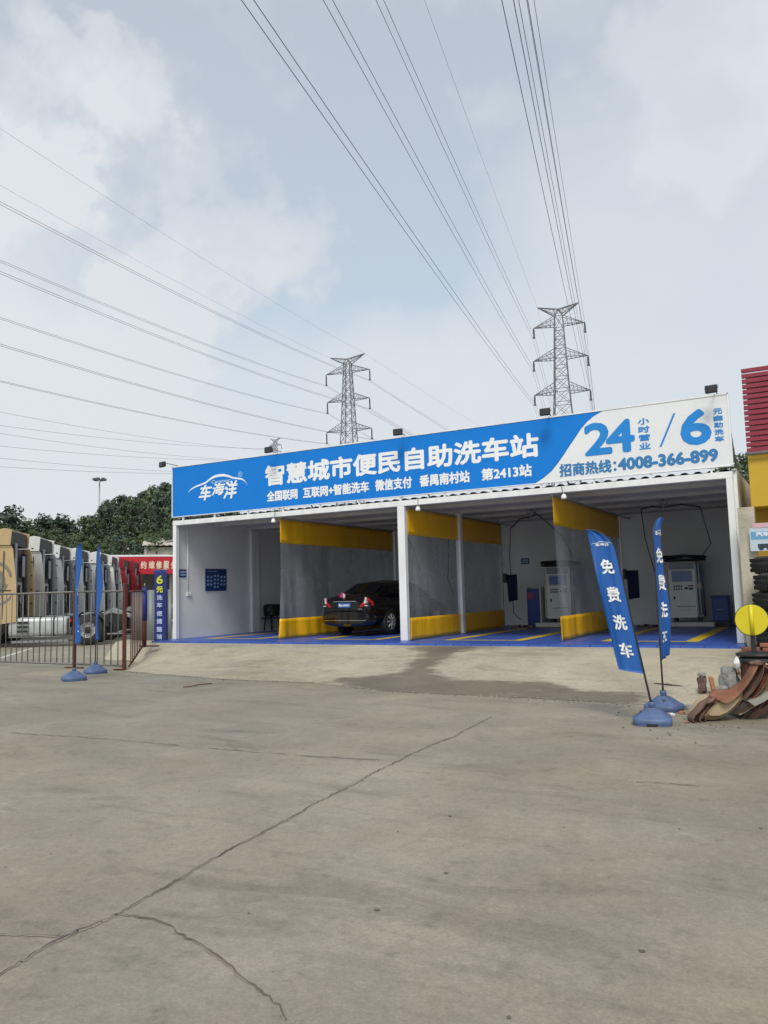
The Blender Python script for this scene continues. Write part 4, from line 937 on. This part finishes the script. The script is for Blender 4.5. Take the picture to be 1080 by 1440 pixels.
q = at(1112, 850, 12.0); tl2 = ['lowest', 'second from the bottom', 'third from the bottom', 'middle', 'second from the top', 'topmost']
for i in range(6):
    o = D.objects.new('tyre', tm); C.objects.link(o); o.location = (q.x + rnd.uniform(-.03, .03), q.y + rnd.uniform(-.03, .03), YZ + .148 + i * .285); o.rotation_euler = (0, 0, rnd.uniform(0, 6))
    tag(o, 'worn black tyre, %s of the nearer stack cut by the right edge' % tl2[i], 'tyre', 'nearer stack of worn tyres')

# round yellow sign on its stand
dp = at(1057, 872, 10.6)
t_ = thing('round_sign', 'round yellow sign on a black stand above the brown barrel', 'sign', (dp.x, dp.y, 0), R(6)); yel = mat('bright_yellow', (.66, .56, .015), .4, var=.06)
m = MB(); m.lathe([(0, -.006), (.20, -.006), (.205, .0), (.205, .012), (.20, .018), (0, .018)], (0, 0, dp.z), 48, axis='y', smooth=False); m.build('disc', yel, t_)
m = MB(); m.tube([(0, -.02, dp.z - .2), (0, -.02, dp.z + .2)], .026, 16); m.build('rib', yel, t_)
m = MB(); m.lathe([(.203, .002), (.212, -.004), (.212, .016), (.203, .02)], (0, 0, dp.z), 48, axis='y'); m.build('edge', black_plastic, t_)
m = MB(); m.box((-.03, -.01, .09), (.03, .03, dp.z - .2)); m.build('post', black_plastic, t_)
m = MB(); m.lathe([(0, .075), (.2, .075), (.27, .09), (.28, .12), (.24, .135), (0, .135)], (.05, .2, 0), 28); m.build('foot', black_plastic, t_)
bp = Vector((dp.x + .08, dp.y + .2, YZ))
t_ = thing('wooden_barrel', 'dark brown slatted barrel standing below the round yellow sign', 'barrel', bp)
wood = mat('barrel_wood', (.11, .035, .018), .7, var=.5, scale=6, stretch=(6, 6, .4), bump=.3)
m = MB(); n_ = 26
for i in range(n_):
    a = 2*math.pi*i/n_; b2 = 2*math.pi*(i+.9)/n_
    m.prism([(.28*math.cos(a), .28*math.sin(a), .0), (.28*math.cos(b2), .28*math.sin(b2), 0), (.25*math.cos(b2), .25*math.sin(b2), 0), (.25*math.cos(a), .25*math.sin(a), 0)], (0, 0, .545))
m.lathe([(.245, 0), (.245, .52), (0, .52)], n=26); m.build('staves', wood, t_)
m = MB(); m.lathe([(.285, .50), (.305, .51), (.31, .56), (.27, .572), (.24, .56)], n=36); m.build('rim', black_rubber, t_)
t_ = thing('white_bag', 'crumpled white plastic bag hooked on the barrel rim', 'bag', (bp.x - .30, bp.y - .1, .0))
m = MB()
def bagf(u, v):
    a = 2*math.pi*u; r_ = .055 * math.sin(math.pi * min(.98, max(.02, v))) ** .6 * (1 + .35 * noise.noise((math.cos(a) * 2, math.sin(a) * 2, v * 5))); return (r_*math.cos(a), r_*math.sin(a), -.09 + .18 * v)
m.grid(bagf, 16, 10); m.build('bag', mat('white_film', (.75, .76, .77), .35), t_)

# brick heap: individual bricks
brick_m = [mat('red_brick', (.34, .13, .075), .85, var=.3, scale=14, bump=.4), mat('orange_brick', (.42, .19, .10), .85, var=.3, scale=14, bump=.4), mat('dark_brick', (.20, .085, .06), .9, var=.35, scale=14, bump=.4)]
bmesh_ = []
for mt in brick_m:
    m = MB(); m.box((-.12, -.057, -.0265), (.12, .057, .0265), bev=.006); bmesh_.append(m.mesh('brick', mt))
rnd = random.Random(11); cnt = 0
hp = Vector((14.42, -3.0, YZ))
for lay in range(14):
    for c in range(4):
        x = -.42 + c * .262 + rnd.uniform(-.02, .02); 
        if lay > 11 and c in (0,) : continue
        if lay == 13 and c != 2: continue
        o = D.objects.new('brick', rnd.choice(bmesh_)); C.objects.link(o); o.location = hp + Vector((x + .1 + .05 * (lay % 2), rnd.uniform(-.02, .02), .0285 + lay * .0545)); o.rotation_euler = (0, 0, rnd.uniform(-.12, .12))
        tag(o, 'loose reddish brick in the low stack behind the brown barrel', 'brick', 'bricks stacked behind the barrel')
def lump(name, lab, cat, c, size, mt, seed, sq=(1, 1, 1), rot=(0, 0, 0)):
    m = MB()
    def fn(u, v):
        a = 2*math.pi*u; b2 = math.pi * v; d = Vector((math.cos(a)*math.sin(b2), math.sin(a)*math.sin(b2), math.cos(b2)))
        mxx = max(abs(d.x), abs(d.y), abs(d.z)); d2 = d / (mxx ** .55); r_ = size * (.8 + .35 * noise.noise(d * 1.6 + Vector((seed, 0, 0))) + .12 * noise.noise(d * 5 + Vector((0, seed, 0))))
        return (d2.x * r_ * sq[0], d2.y * r_ * sq[1], d2.z * r_ * sq[2])
    m.grid(fn, 18, 12, smooth=False); o = m.build(name, mt); o.location = c; o.rotation_euler = rot; return tag(o, lab, cat)
def ground_hit(px, py):
    t = 4.0
    while t < 40:
        q = CAM + ray(px, py) * t; gz = apron_z(q.x, q.y) if (q.x < 14 and q.y > apron_front(q.x)) else YZ
        if q.z <= gz: return Vector((q.x, q.y, gz))
        t += .01
    return onz(px, py, YZ)
rub_g = mat('grey_rubble', (.26, .26, .25), .95, var=.35, scale=14, bump=.5); rub_b = mat('brown_rubble', (.16, .10, .085), .95, var=.4, scale=12, bump=.5); rub_t = mat('tan_rubble', (.42, .33, .25), .95, var=.3, scale=12, bump=.4)
lump('masonry_chunk', 'grey and dark masonry chunk left of the upright brick piece', 'rubble', ground_hit(988, 975) + Vector((0, 0, .125)), .105, rub_b, 3, (.7, .8, 1.35), (.1, .1, .3))
lump('mortar_cap', 'pale broken cap resting on the dark masonry chunk', 'rubble', ground_hit(988, 975) + Vector((0, 0, .255)), .07, rub_g, 8, (.9, .9, .45))
o = D.objects.new('brick', bmesh_[1]); C.objects.link(o); o.location = ground_hit(1003, 977) + Vector((0, 0, .12)); o.rotation_euler = (.15, R(80), .4); tag(o, 'single orange brick standing on end beside the masonry chunk', 'brick')
lump('concrete_lump', 'greenish grey concrete lump left of the brown barrel', 'rubble', ground_hit(1026, 972) + Vector((0, 0, .16)), .17, rub_g, 5, (.8, .8, 1.2))
lump('concrete_lump', 'smaller grey stone at the foot of the barrel, above the tan cushion', 'rubble', ground_hit(1016, 980) + Vector((0, 0, .06)), .10, rub_g, 6)
lump('concrete_lump', 'pale tan stone on the slope under the brick heap', 'rubble', ground_hit(1032, 948) + Vector((0, 0, .06)), .09, rub_t, 9)
spots = [(952, 994, 9.6, .05, 'brick red shard directly right of the rear flag base', 1), (960, 1001, 9.4, .045, 'orange brown shard lying flat beside the rear flag base', 2), (968, 994, 9.7, .07, 'grey broken stone between the flag base and the tan cushion', 0), (966, 1014, 8.95, .03, 'small brown shard right of the front flag base', 1), (978, 1000, 9.5, .05, 'grey chip touching the left end of the tan cushion', 0), (945, 1003, 9.2, .035, 'thin white scrap in front of the rear flag base', 3)]
for a, b_, d, r_, lab, k in spots:
    q = onz(a, b_ + 3, YZ); lump('rubble_piece', lab, 'rubble', (q.x, q.y, YZ + r_ * .35), r_, [rub_g, brick_m[0], brick_m[1], bulb_m][k], a, (1.2, 1, .55), (0, 0, a))
up_ = Vector((0, 0, .012)); o = MB(); o.tube([ground_hit(920, 962) + up_, ground_hit(940, 964) + up_, ground_hit(960, 966) + up_], [.006, .011, .004], 6); q = o.build('dry_stick', mat('dark_twig', (.05, .04, .03), .9)); tag(q, 'thin dark stick lying on the slope behind the rear flag', 'stick')
o = MB(); q0 = onz(258, 968, YZ); q1 = onz(296, 963, YZ)
o.tube([q0 + Vector((0, 0, .02)), q0.lerp(q1, .3) + Vector((0, .06, .02)), q0.lerp(q1, .6) + Vector((0, -.03, .03)), q1 + Vector((0, .03, .02))], .010, 6); q = o.build('rusty_strap', rust); tag(q, 'bent rusty strip lying on the yard near the foot of the slope', 'scrap')

# discarded seat cushion and folded covers
leather = mat('tan_leather', (.235, .095, .048), .65, var=.45, scale=6, bump=.15); beige_c = mat('beige_cushion', (.44, .34, .22), .8, var=.2, scale=5, bump=.3); brown_c = mat('brown_cover', (.165, .095, .065), .8, var=.5, scale=7, bump=.25); greyv = mat('grey_board', (.36, .35, .30), .7, var=.2)
cd_ = 9.05
t_ = thing('discarded_seat', 'heap of tan leather seat covers and a beige cushion dumped at the right edge', 'seat cushion', onz(1020, 1016, YZ)); OO = Vector(t_.location)
FD = Vector((FWD.x, FWD.y, 0)).normalized()
def slab(pix, depth, thick, m, d=cd_, mi=0, bulge=.0):
    out = [at(a, b_, d) - OO for a, b_ in pix]; m.prism(out, FD * depth, mi)
def ribbon(path, width, th, dd=0.0, d0=cd_, sag=0.0, tw=0.0):
    P = [at(a, b_, d0 + dd) - OO for a, b_ in path]
    def cr_(t):
        x = t * (len(P) - 1); i = min(int(x), len(P) - 2); f_ = x - i; p0, p1, p2, p3 = P[max(0, i-1)], P[i], P[i+1], P[min(len(P)-1, i+2)]
        return .5 * ((2*p1) + (p2 - p0)*f_ + (2*p0 - 5*p1 + 4*p2 - p3)*f_*f_ + (3*p1 - p0 - 3*p2 + p3)*f_**3)
    def fn(u, v):
        return cr_(u) + FD * (width * (v - .5)) + Vector((0, 0, 1)) * (.026 * noise.noise((u * 5, v * 3.5, width * 9 + dd * 40)) + .010 * noise.noise((u * 16, v * 9, dd * 90)) - sag * (2*v - 1)**2 + tw * (v - .5))
    m = MB(); m.sheet(fn, 30, 8, th); return m
# cushion body: rounded loft
m = MB()
CB = [(978, 1013), (990, 1016.5), (1010, 1016), (1028, 1008), (1046, 993), (1058, 978), (1050, 972), (1034, 978), (1016, 983), (1003, 981), (992, 990), (981, 1003)]
cen = sum((at(a, b_, cd_) - OO for a, b_ in CB), Vector()) / len(CB)
secs = []
for k in range(9):
    a = math.pi * k / 8; sc_ = .55 + .45 * math.sin(a) ** .5; off = FD * (.42 * (k / 8))
    secs.append([tuple(cen + ((at(p_, q_, cd_) - OO) - cen) * sc_ + off) for p_, q_ in CB])
loft(m, secs); m.v = [(x, y, max(.004, z)) for x, y, z in m.v]; m.build('cushion', beige_c, t_)
for i, (path, wd, th) in enumerate((([(975, 1016), (971, 1010), (980, 999), (992, 987), (1004, 980)], .16, .014), ([(984, 1017), (981, 1010), (988, 1000), (998, 988), (1006, 983)], .14, .012), ([(992, 1017), (989, 1010), (994, 1000), (1001, 990)], .12, .010))):
    ribbon(path, wd, th, dd=.02 + .02 * i).build('folded_cover', brown_c, t_)
fp = [(1000, 978), (1008, 983), (1020, 987.5), (1034, 978), (1047, 962), (1055, 946), (1061, 932)]
UPE = [(997, 975), (1006, 970), (1022, 970), (1038, 961), (1048, 949), (1055, 937), (1060, 930)]; LOE = [(1001, 980), (1010, 985), (1022, 990), (1034, 983), (1047, 969), (1059, 952), (1067, 936)]
def flap(u, v):
    def cm(A_, k):
        x = u * (len(A_) - 1); i = min(int(x), len(A_) - 2); f_ = x - i; p0, p1, p2, p3 = (A_[max(0, i - 1)][k], A_[i][k], A_[i + 1][k], A_[min(len(A_) - 1, i + 2)][k])
        return .5 * (2*p1 + (p2 - p0)*f_ + (2*p0 - 5*p1 + 4*p2 - p3)*f_*f_ + (3*p1 - p0 - 3*p2 + p3)*f_**3)
    up_ = [cm(UPE, 0), cm(UPE, 1)]; lo_ = [cm(LOE, 0), cm(LOE, 1)]
    return at(lo_[0] + (up_[0] - lo_[0]) * v, lo_[1] + (up_[1] - lo_[1]) * v + 2.5 * math.sin(math.pi * v) * (1 - u), cd_ - .04 + .20 * v - .05 * math.sin(math.pi * v) + .01 * math.sin(u * 14)) - OO
m = MB(); m.sheet(flap, 36, 10, .016); m.build('leather_flap', leather, t_)
for i, (path, wd, th, mt) in enumerate((
    ([(1058, 934), (1068, 933), (1066, 948), (1055, 968), (1042, 982)], .20, .010, brown_c), ([(1066, 934), (1076, 942), (1070, 958), (1060, 974), (1048, 988)], .22, .010, leather), ([(1074, 938), (1086, 946), (1079, 964), (1066, 980), (1054, 993)], .22, .012, beige_c), ([(1078, 936), (1091, 944), (1084, 962), (1070, 984), (1058, 996)], .20, .010, brown_c),
    ([(1062, 931), (1072, 931), (1070, 946), (1058, 966), (1046, 982), (1030, 996)], .14, .010, brown_c), ([(1070, 932), (1081, 937), (1077, 954), (1064, 976), (1052, 992), (1036, 1004)], .16, .010, beige_c), ([(1048, 1006), (1066, 990), (1084, 966), (1092, 950)], .2, .012, brown_c), ([(1054, 1012), (1074, 996), (1096, 980)], .2, .012, leather),
    ([(1084, 940), (1096, 955), (1088, 972), (1074, 988), (1060, 1000)], .24, .012, brown_c), ([(1094, 948), (1104, 965), (1094, 985), (1082, 1000)], .24, .012, leather), ([(1040, 1012), (1060, 996), (1080, 986), (1100, 978)], .4, .05, brown_c))):
    ribbon(path, wd, th, dd=.05 + .03 * i).build('folded_cover', mt, t_)
m = MB(); slab([(1052, 986), (1062, 993), (1076, 986), (1092, 974), (1086, 972), (1070, 980)], .25, 0, m, cd_ - .05); m.build('grey_board', greyv, t_)
m = MB(); slab([(1042, 1014), (1100, 1016), (1100, 990), (1070, 994), (1052, 1000)], .5, 0, m, cd_ + .16); m.v = [(x, y, max(.004, z)) for x, y, z in m.v]; m.build('box', mat('heap_shade', (.07, .06, .05), .8, var=.3), t_)  # dark block painted in as the shade beneath the heap

# ------------------------------------------------------------------ pylons and power lines
steel = mat('lattice_steel', (.15, .155, .17), .6, .3, var=.2, scale=.5); ins_m = mat('insulator', (.06, .065, .08), .4); wire_m = mat('conductor', (.035, .037, .042), .55, .3)
def pylon(lab, base, phi, zs, hw, gz, gh, hi, z_base=YZ, s=1.0):
    t_ = thing('power_pylon', lab, 'pylon', (base[0], base[1], z_base), phi, 'steel lattice pylons')
    H0 = zs[0] - z_base; Ht = gz - z_base
    ztop = H0 + (Ht - H0) * .55
    def half(z):
        zw = zs[2] - z_base
        return (.70 + .65 * max(0, (ztop - z)) / (ztop - zw) if z > zw else 1.35 + 2.4 * (zw - z) / zw) * s
    m = MB(); lv = [0]
    while lv[-1] < ztop - 1.2 * s: lv.append(lv[-1] + max(1.7 * s, half(lv[-1]) * 1.7))
    lv[-1] = ztop
    cs = ((-1, -1), (1, -1), (1, 1), (-1, 1))
    for a, b_ in zip(lv, lv[1:]):
        ha, hb = half(a), half(b_)
        for i, (cx_, cy_) in enumerate(cs):
            m.tube([(cx_*ha, cy_*ha, a), (cx_*hb, cy_*hb, b_)], .115 * s, 4)
            nx_, ny_ = cs[(i+1) % 4]
            m.tube([(cx_*ha, cy_*ha, a), (nx_*hb, ny_*hb, b_)], .05 * s, 4, caps=False); m.tube([(nx_*ha, ny_*ha, a), (cx_*hb, cy_*hb, b_)], .05 * s, 4, caps=False)
            m.tube([(cx_*hb, cy_*hb, b_), (nx_*hb, ny_*hb, b_)], .06 * s, 4, caps=False)
    m.build('tower_body', steel, t_)
    for z_, w_ in zip(zs, hw):
        z = z_ - z_base
        for sx in (-1, 1):
            m = MB(); h0 = half(z); h1 = half(z + 1.7 * s); tip = Vector((sx * w_, 0, z)); n_ = 5
            for sy in (-1, 1):
                A0 = Vector((sx * h0, sy * h0, z)); B0 = Vector((sx * h1, sy * h1, min(z + 1.7 * s, ztop)))
                m.tube([A0, tip], .08 * s, 4); m.tube([B0, tip], .065 * s, 4)
                for k in range(1, n_): m.tube([A0.lerp(tip, k / n_), B0.lerp(tip, k / n_)], .035 * s, 4, caps=False); m.tube([A0.lerp(tip, (k-1) / n_), B0.lerp(tip, k / n_)], .035 * s, 4, caps=False)
            for k in range(1, n_): m.tube([Vector((sx*h0, -h0, z)).lerp(tip, k / n_), Vector((sx*h0, h0, z)).lerp(tip, k / n_)], .035 * s, 4, caps=False)
            m.build('crossarm', steel, t_)
            m = MB(); m.tube([(sx * w_, 0, z), (sx * w_, 0, z - hi * .9)], .11 * s, 8); m.lathe([(.13 * s, z - hi * (.15 + .05 * k)) if k % 2 else (.19 * s, z - hi * (.15 + .05 * k)) for k in range(15)], (sx * w_, 0, 0), 8); m.box((sx*w_ - .25*s, -.08*s, z - hi), (sx*w_ + .25*s, .08*s, z - hi*.9)); m.build('insulator', ins_m, t_)
    for sx in (-1, 1):
        m = MB(); tip = Vector((sx * gh, 0, Ht)); hb = half(ztop)
        for sy in (-1, 1):
            A0 = Vector((sx * hb, sy * hb, ztop - .2)); B0 = Vector((0, sy * hb * .5, ztop + .9 * s)); m.tube([A0, tip], .10 * s, 4); m.tube([B0, tip], .09 * s, 4); m.tube([(sx * hb, sy * hb, ztop), B0], .09 * s, 4)
            for k in range(1, 5): m.tube([A0.lerp(tip, k / 5), B0.lerp(tip, k / 5)], .035 * s, 4, caps=False); m.tube([A0.lerp(tip, (k - 1) / 5), B0.lerp(tip, k / 5)], .035 * s, 4, caps=False)
        m.build('earthwire_arm', steel, t_)
def lines(base, phi, zs, hw, gz, gh, hi, psi, Ls, sag, dz, lab, glab, group, r_=.019, sep=.23, fwd=False, keep=None):
    u = Vector((math.cos(phi), math.sin(phi), 0)); O = Vector((base[0], base[1], 0)); Dv = Vector((math.cos(psi), math.sin(psi), 0)) * Ls + Vector((0, 0, dz)); side = Vector((-math.sin(psi), math.cos(psi), 0)) * sep
    lv_ = ['top', 'middle', 'lower']
    for i in range(3):
        for sx in (-1, 1):
            a = O + u * (sx * hw[i]) + Vector((0, 0, zs[i] - hi)); m = MB()
            for sgn in (-1, 1): m.tube([a + Dv * t - Vector((0, 0, 4 * sag * t * (1 - t))) + side * sgn for t in [k / 60 for k in range(61)]], r_, 5)
            tag(m.build('power_line', wire_m), lab % (lv_[i], 'left' if sx < 0 else 'right'), 'power line', group)
    for sx in (-1, 1):
        a = O + u * (sx * gh) + Vector((0, 0, gz)); m = MB(); m.tube([a + Dv * t - Vector((0, 0, 3.2 * sag * t * (1 - t))) for t in [k / 60 for k in range(61)]], r_ * .62, 5)
        tag(m.build('earth_wire', wire_m), glab % ('left' if sx < 0 else 'right'), 'power line', group)
P1 = dict(base=(-24.64, 124.09), phi=.210707, zs=(49.20, 42.97, 36.56), hw=(4.60, 4.87, 4.99), gz=53.06, gh=3.74, hi=1.935)
P2 = dict(base=(-78.01, 136.58), phi=.150607, zs=(51.94, 45.33, 38.30), hw=(5.45, 5.27, 5.60), gz=55.83, gh=4.33, hi=2.596)
pylon('larger lattice pylon rising behind the right half of the sign', **P1)
pylon('lattice pylon rising behind the middle of the sign, left of the larger one', **P2)
lines(**P1, psi=-1.349145, Ls=324.4, sag=3.588, dz=-17.38, lab='twin wire running overhead from the %s %s arm of the larger pylon', glab='thin single wire overhead from the %s top horn of the larger pylon', group='overhead wires of the larger pylon')
lines(**P2, psi=-1.365355, Ls=335.8, sag=9.259, dz=-8.39, lab='twin wire sweeping left from the %s %s arm of the middle pylon', glab='thin single wire sweeping left from the %s top horn of the middle pylon', group='wires of the middle pylon')
lines(**P1, psi=-1.349145 + math.pi, Ls=300, sag=9, dz=-6, lab='twin wire going away behind the %s %s arm of the larger pylon', glab='thin single wire going away behind the %s top horn of the larger pylon', group='wires leaving the larger pylon')
lines(**P2, psi=-1.1 + math.pi - .55, Ls=300, sag=10, dz=-14, lab='twin wire going away behind the %s %s arm of the middle pylon', glab='thin single wire going away behind the %s top horn of the middle pylon', group='wires leaving the middle pylon')
b3 = at(387, 616, 470); zt3 = b3.z
hb3 = 21.0
pylon('tiny distant lattice pylon just above the sign between its first two floodlights', (b3.x, b3.y), .1, (zt3 - 4.5, zt3 - 11, zt3 - 17.5), (4.2, 4.4, 4.6), zt3, 3.6, 2.4, hb3)
names3 = [(571, 'highest'), (590, 'second highest'), (601, 'third highest'), (619, 'fourth highest'), (636, 'second lowest'), (648, 'lowest')]
ends3 = [(-1, 0), (1, 0), (-1, 1), (1, 1), (-1, 2), (1, 2)]
u3 = Vector((math.cos(.1), math.sin(.1), 0))
for (yy, nm), (sx, i) in zip(names3, ends3):
    e = Vector((b3.x, b3.y, 0)) + u3 * (sx * (4.2, 4.4, 4.6)[i]) + Vector((0, 0, (zt3 - 4.5, zt3 - 11, zt3 - 17.5)[i] - 2.4)); s_ = at(0, yy - 3, 300); d = s_ - e; a = e; b_ = e + d * 1.35
    m = MB(); m.tube([a.lerp(b_, k / 40) - Vector((0, 0, 16 * (k / 40) * (1 - k / 40) - 11.2 * (k / 40) ** 2 * .0)) for k in range(41)], .05, 5); tag(m.build('power_line', wire_m), '%s of the thin distant single wires low in the sky at the left' % nm, 'power line', 'thin distant wires at the left')

# ------------------------------------------------------------------ trees
def leaf_mat(name, c1, c2):
    m = D.materials.new(name); m.use_nodes = True; t = m.node_tree; n = t.nodes; b = n['Principled BSDF']; b.inputs['Roughness'].default_value = .6; b.inputs['Specular IOR Level'].default_value = .25
    tcn = n.new('ShaderNodeTexCoord'); z = n.new('ShaderNodeTexNoise'); z.inputs['Scale'].default_value = .55; z.inputs['Detail'].default_value = 6; z.inputs['Roughness'].default_value = .75; t.links.new(tcn.outputs['Object'], z.inputs[0])
    oi = n.new('ShaderNodeObjectInfo'); r_ = n.new('ShaderNodeMapRange'); r_.inputs[1].default_value = .32; r_.inputs[2].default_value = .68; t.links.new(z.outputs[0], r_.inputs[0])
    x = n.new('ShaderNodeMix'); x.data_type = 'RGBA'; x.inputs[6].default_value = (*c1, 1); x.inputs[7].default_value = (*c2, 1); t.links.new(r_.outputs[0], x.inputs[0])
    hs = n.new('ShaderNodeHueSaturation'); mr_ = n.new('ShaderNodeMapRange'); mr_.inputs[3].default_value = .75; mr_.inputs[4].default_value = 1.2; t.links.new(oi.outputs['Random'], mr_.inputs[0]); t.links.new(mr_.outputs[0], hs.inputs['Value']); t.links.new(x.outputs[2], hs.inputs['Color']); t.links.new(hs.outputs[0], b.inputs['Base Color'])
    return m
leaf_a = leaf_mat('leaf_mid', (.050, .082, .044), (.12, .16, .08)); leaf_b = leaf_mat('leaf_dark', (.044, .07, .052), (.088, .122, .082)); leaf_c = leaf_mat('leaf_light', (.05, .085, .03), (.13, .165, .06)); bark = mat('bark', (.09, .07, .05), .9, var=.3)
def crown_mesh(name, seed, kind, mt):
    """unit tree: height 10 m; leaf faces gathered in clumps through the crown's volume"""
    rnd = random.Random(seed); m = MB()
    nc = {'broad': 84, 'tall': 82, 'cone': 84}[kind]
    for k in range(nc):
        if kind == 'broad':
            t = rnd.random(); z = 2.2 + 7.2 * t; rad = 3.6 * math.sin(math.pi * min(1, .16 + .80 * t)) ** .7
        elif kind == 'tall':
            t = rnd.random(); z = 1.6 + 8.0 * t; rad = 2.5 * (1 - t) ** .45 * min(1, .5 + t * 2)
        else:
            t = rnd.random() ** 1.2; z = 1.4 + 8.4 * t; rad = 2.7 * (1 - t) + .2
        a = rnd.uniform(0, 6.283); rr_ = rad * math.sqrt(rnd.uniform(.12, 1)) * rnd.uniform(.72, 1.32); c = Vector((rr_ * math.cos(a), rr_ * math.sin(a), z))
        cr2 = rnd.uniform(.38, 1.05) * (1 - .35 * t); nl = int(85 * cr2)
        for q in range(nl):
            d = Vector((rnd.gauss(0, 1), rnd.gauss(0, 1), rnd.gauss(0, 1))).normalized() * cr2 * rnd.uniform(.35, 1.0) ** .6; d.z *= .7
            p = c + d; s_ = rnd.uniform(.07, .17); nrm = (d.normalized() + Vector((rnd.gauss(0, .5), rnd.gauss(0, .5), rnd.gauss(.3, .5)))).normalized(); e1 = nrm.orthogonal().normalized(); e1 = Matrix.Rotation(rnd.uniform(0, 6.28), 3, nrm) @ e1; e2 = nrm.cross(e1)
            m.quad([p - e1 * s_ * 1.3, p - e2 * s_ * .6, p + e1 * s_ * 1.3, p + e2 * s_ * .6])
    return m.mesh(name, mt)
def trunk_mesh(seed, kind):
    rnd = random.Random(seed); m = MB(); m.tube([(0, 0, 0), (.08, .03, 2.5), (.0, .1, 5.5), (.05, 0, 8.8)], [.26, .2, .13, .04], 8)
    for k in range(9):
        z = 2 + k * .7; a = rnd.uniform(0, 6.28); l_ = rnd.uniform(1.2, 2.4) * (1 - k * .06); m.tube([(0, 0, z), (math.cos(a) * l_ * .5, math.sin(a) * l_ * .5, z + .5), (math.cos(a) * l_, math.sin(a) * l_, z + 1.2)], [.09, .06, .02], 5)
    return m.mesh('trunk', bark)
CROWN = {'broad': [crown_mesh('crown', 1, 'broad', leaf_a), crown_mesh('crown', 2, 'broad', leaf_c), crown_mesh('crown', 3, 'broad', leaf_b)], 'tall': [crown_mesh('crown', 4, 'tall', leaf_a), crown_mesh('crown', 5, 'tall', leaf_b)], 'cone': [crown_mesh('crown', 6, 'cone', leaf_b), crown_mesh('crown', 7, 'cone', leaf_b)]}
TRUNK = [trunk_mesh(20, 'a'), trunk_mesh(21, 'b')]
rnd = random.Random(99)
def tree(px, py, d, kind, var, lab, group, wid=1.0):
    p = at(px, py, d); h = p.z - YZ; t_ = thing('tree', lab, 'tree', (p.x, p.y, YZ), rnd.uniform(0, 6.28), group); s = h / 9.9; t_.scale = (s * wid, s * wid, s)
    o = D.objects.new('trunk', TRUNK[var % 2]); C.objects.link(o); o.parent = t_
    o = D.objects.new('crown', CROWN[kind][var % len(CROWN[kind])]); C.objects.link(o); o.parent = t_
far = [(-95, 712), (-70, 716), (-45, 708), (-25, 720), (-5, 722), (16, 714), (32, 727), (50, 731), (64, 722), (78, 728), (90, 722), (104, 738), (116, 728), (128, 736), (146, 742), (6, 728), (40, 731), (60, 735), (96, 735)]
for i, (a, b_) in enumerate(far):
    k = 'cone' if i % 5 in (3, 0) and i > 3 else 'broad'
    tree(a, b_, 118 + 14 * ((i * 7) % 5) / 4, k, 2 if k == 'broad' and i % 3 else i, 'dark tree on the distant ridge behind the trucks' if k == 'broad' else 'dark pointed conifer on the distant ridge behind the trucks', 'broad trees of the far left ridge' if k == 'broad' else 'pointed trees of the far left ridge', 1.45)
mid = [(-78, 740), (-48, 738), (-20, 735), (4, 733), (26, 736), (50, 742), (74, 740), (98, 745), (120, 742), (-60, 752), (-35, 745), (-12, 742), (12, 738), (38, 744), (62, 752), (86, 748), (108, 752)]
for i, (a, b_) in enumerate(mid): tree(a, b_, 92 + 6 * (i % 3), 'broad', (0, 2, 1)[i % 3], 'bushy green tree in the middle row behind the truck cabs', 'bushy middle row trees', 1.15)
near = [(124, 724), (140, 720), (155, 702), (170, 694), (186, 698), (203, 688), (219, 682), (234, 676), (250, 682), (270, 690), (292, 700), (320, 705)]
for i, (a, b_) in enumerate(near): tree(a, b_, 78 + 5 * ((i * 3) % 4), 'tall', i, 'tall green tree of the near clump left of the sign', 'tall trees left of the sign', .95)
for i, (a, b_) in enumerate([(118, 760), (150, 752), (178, 748), (206, 745), (232, 742), (262, 745)]): tree(a, b_, 72 + 2 * (i % 2), 'broad', (1, 0, 2)[i % 3], 'low bushy tree in front of the tall clump, above the red banner', 'low bushy trees above the banner', 1.1)
tree(1036, 630, 60, 'broad', 0, 'green tree showing in the gap between the sign and the red slats', None, 1.0)
tree(1050, 642, 66, 'tall', 1, 'darker tree just right of the one in the gap by the red slats', None, 1.2)
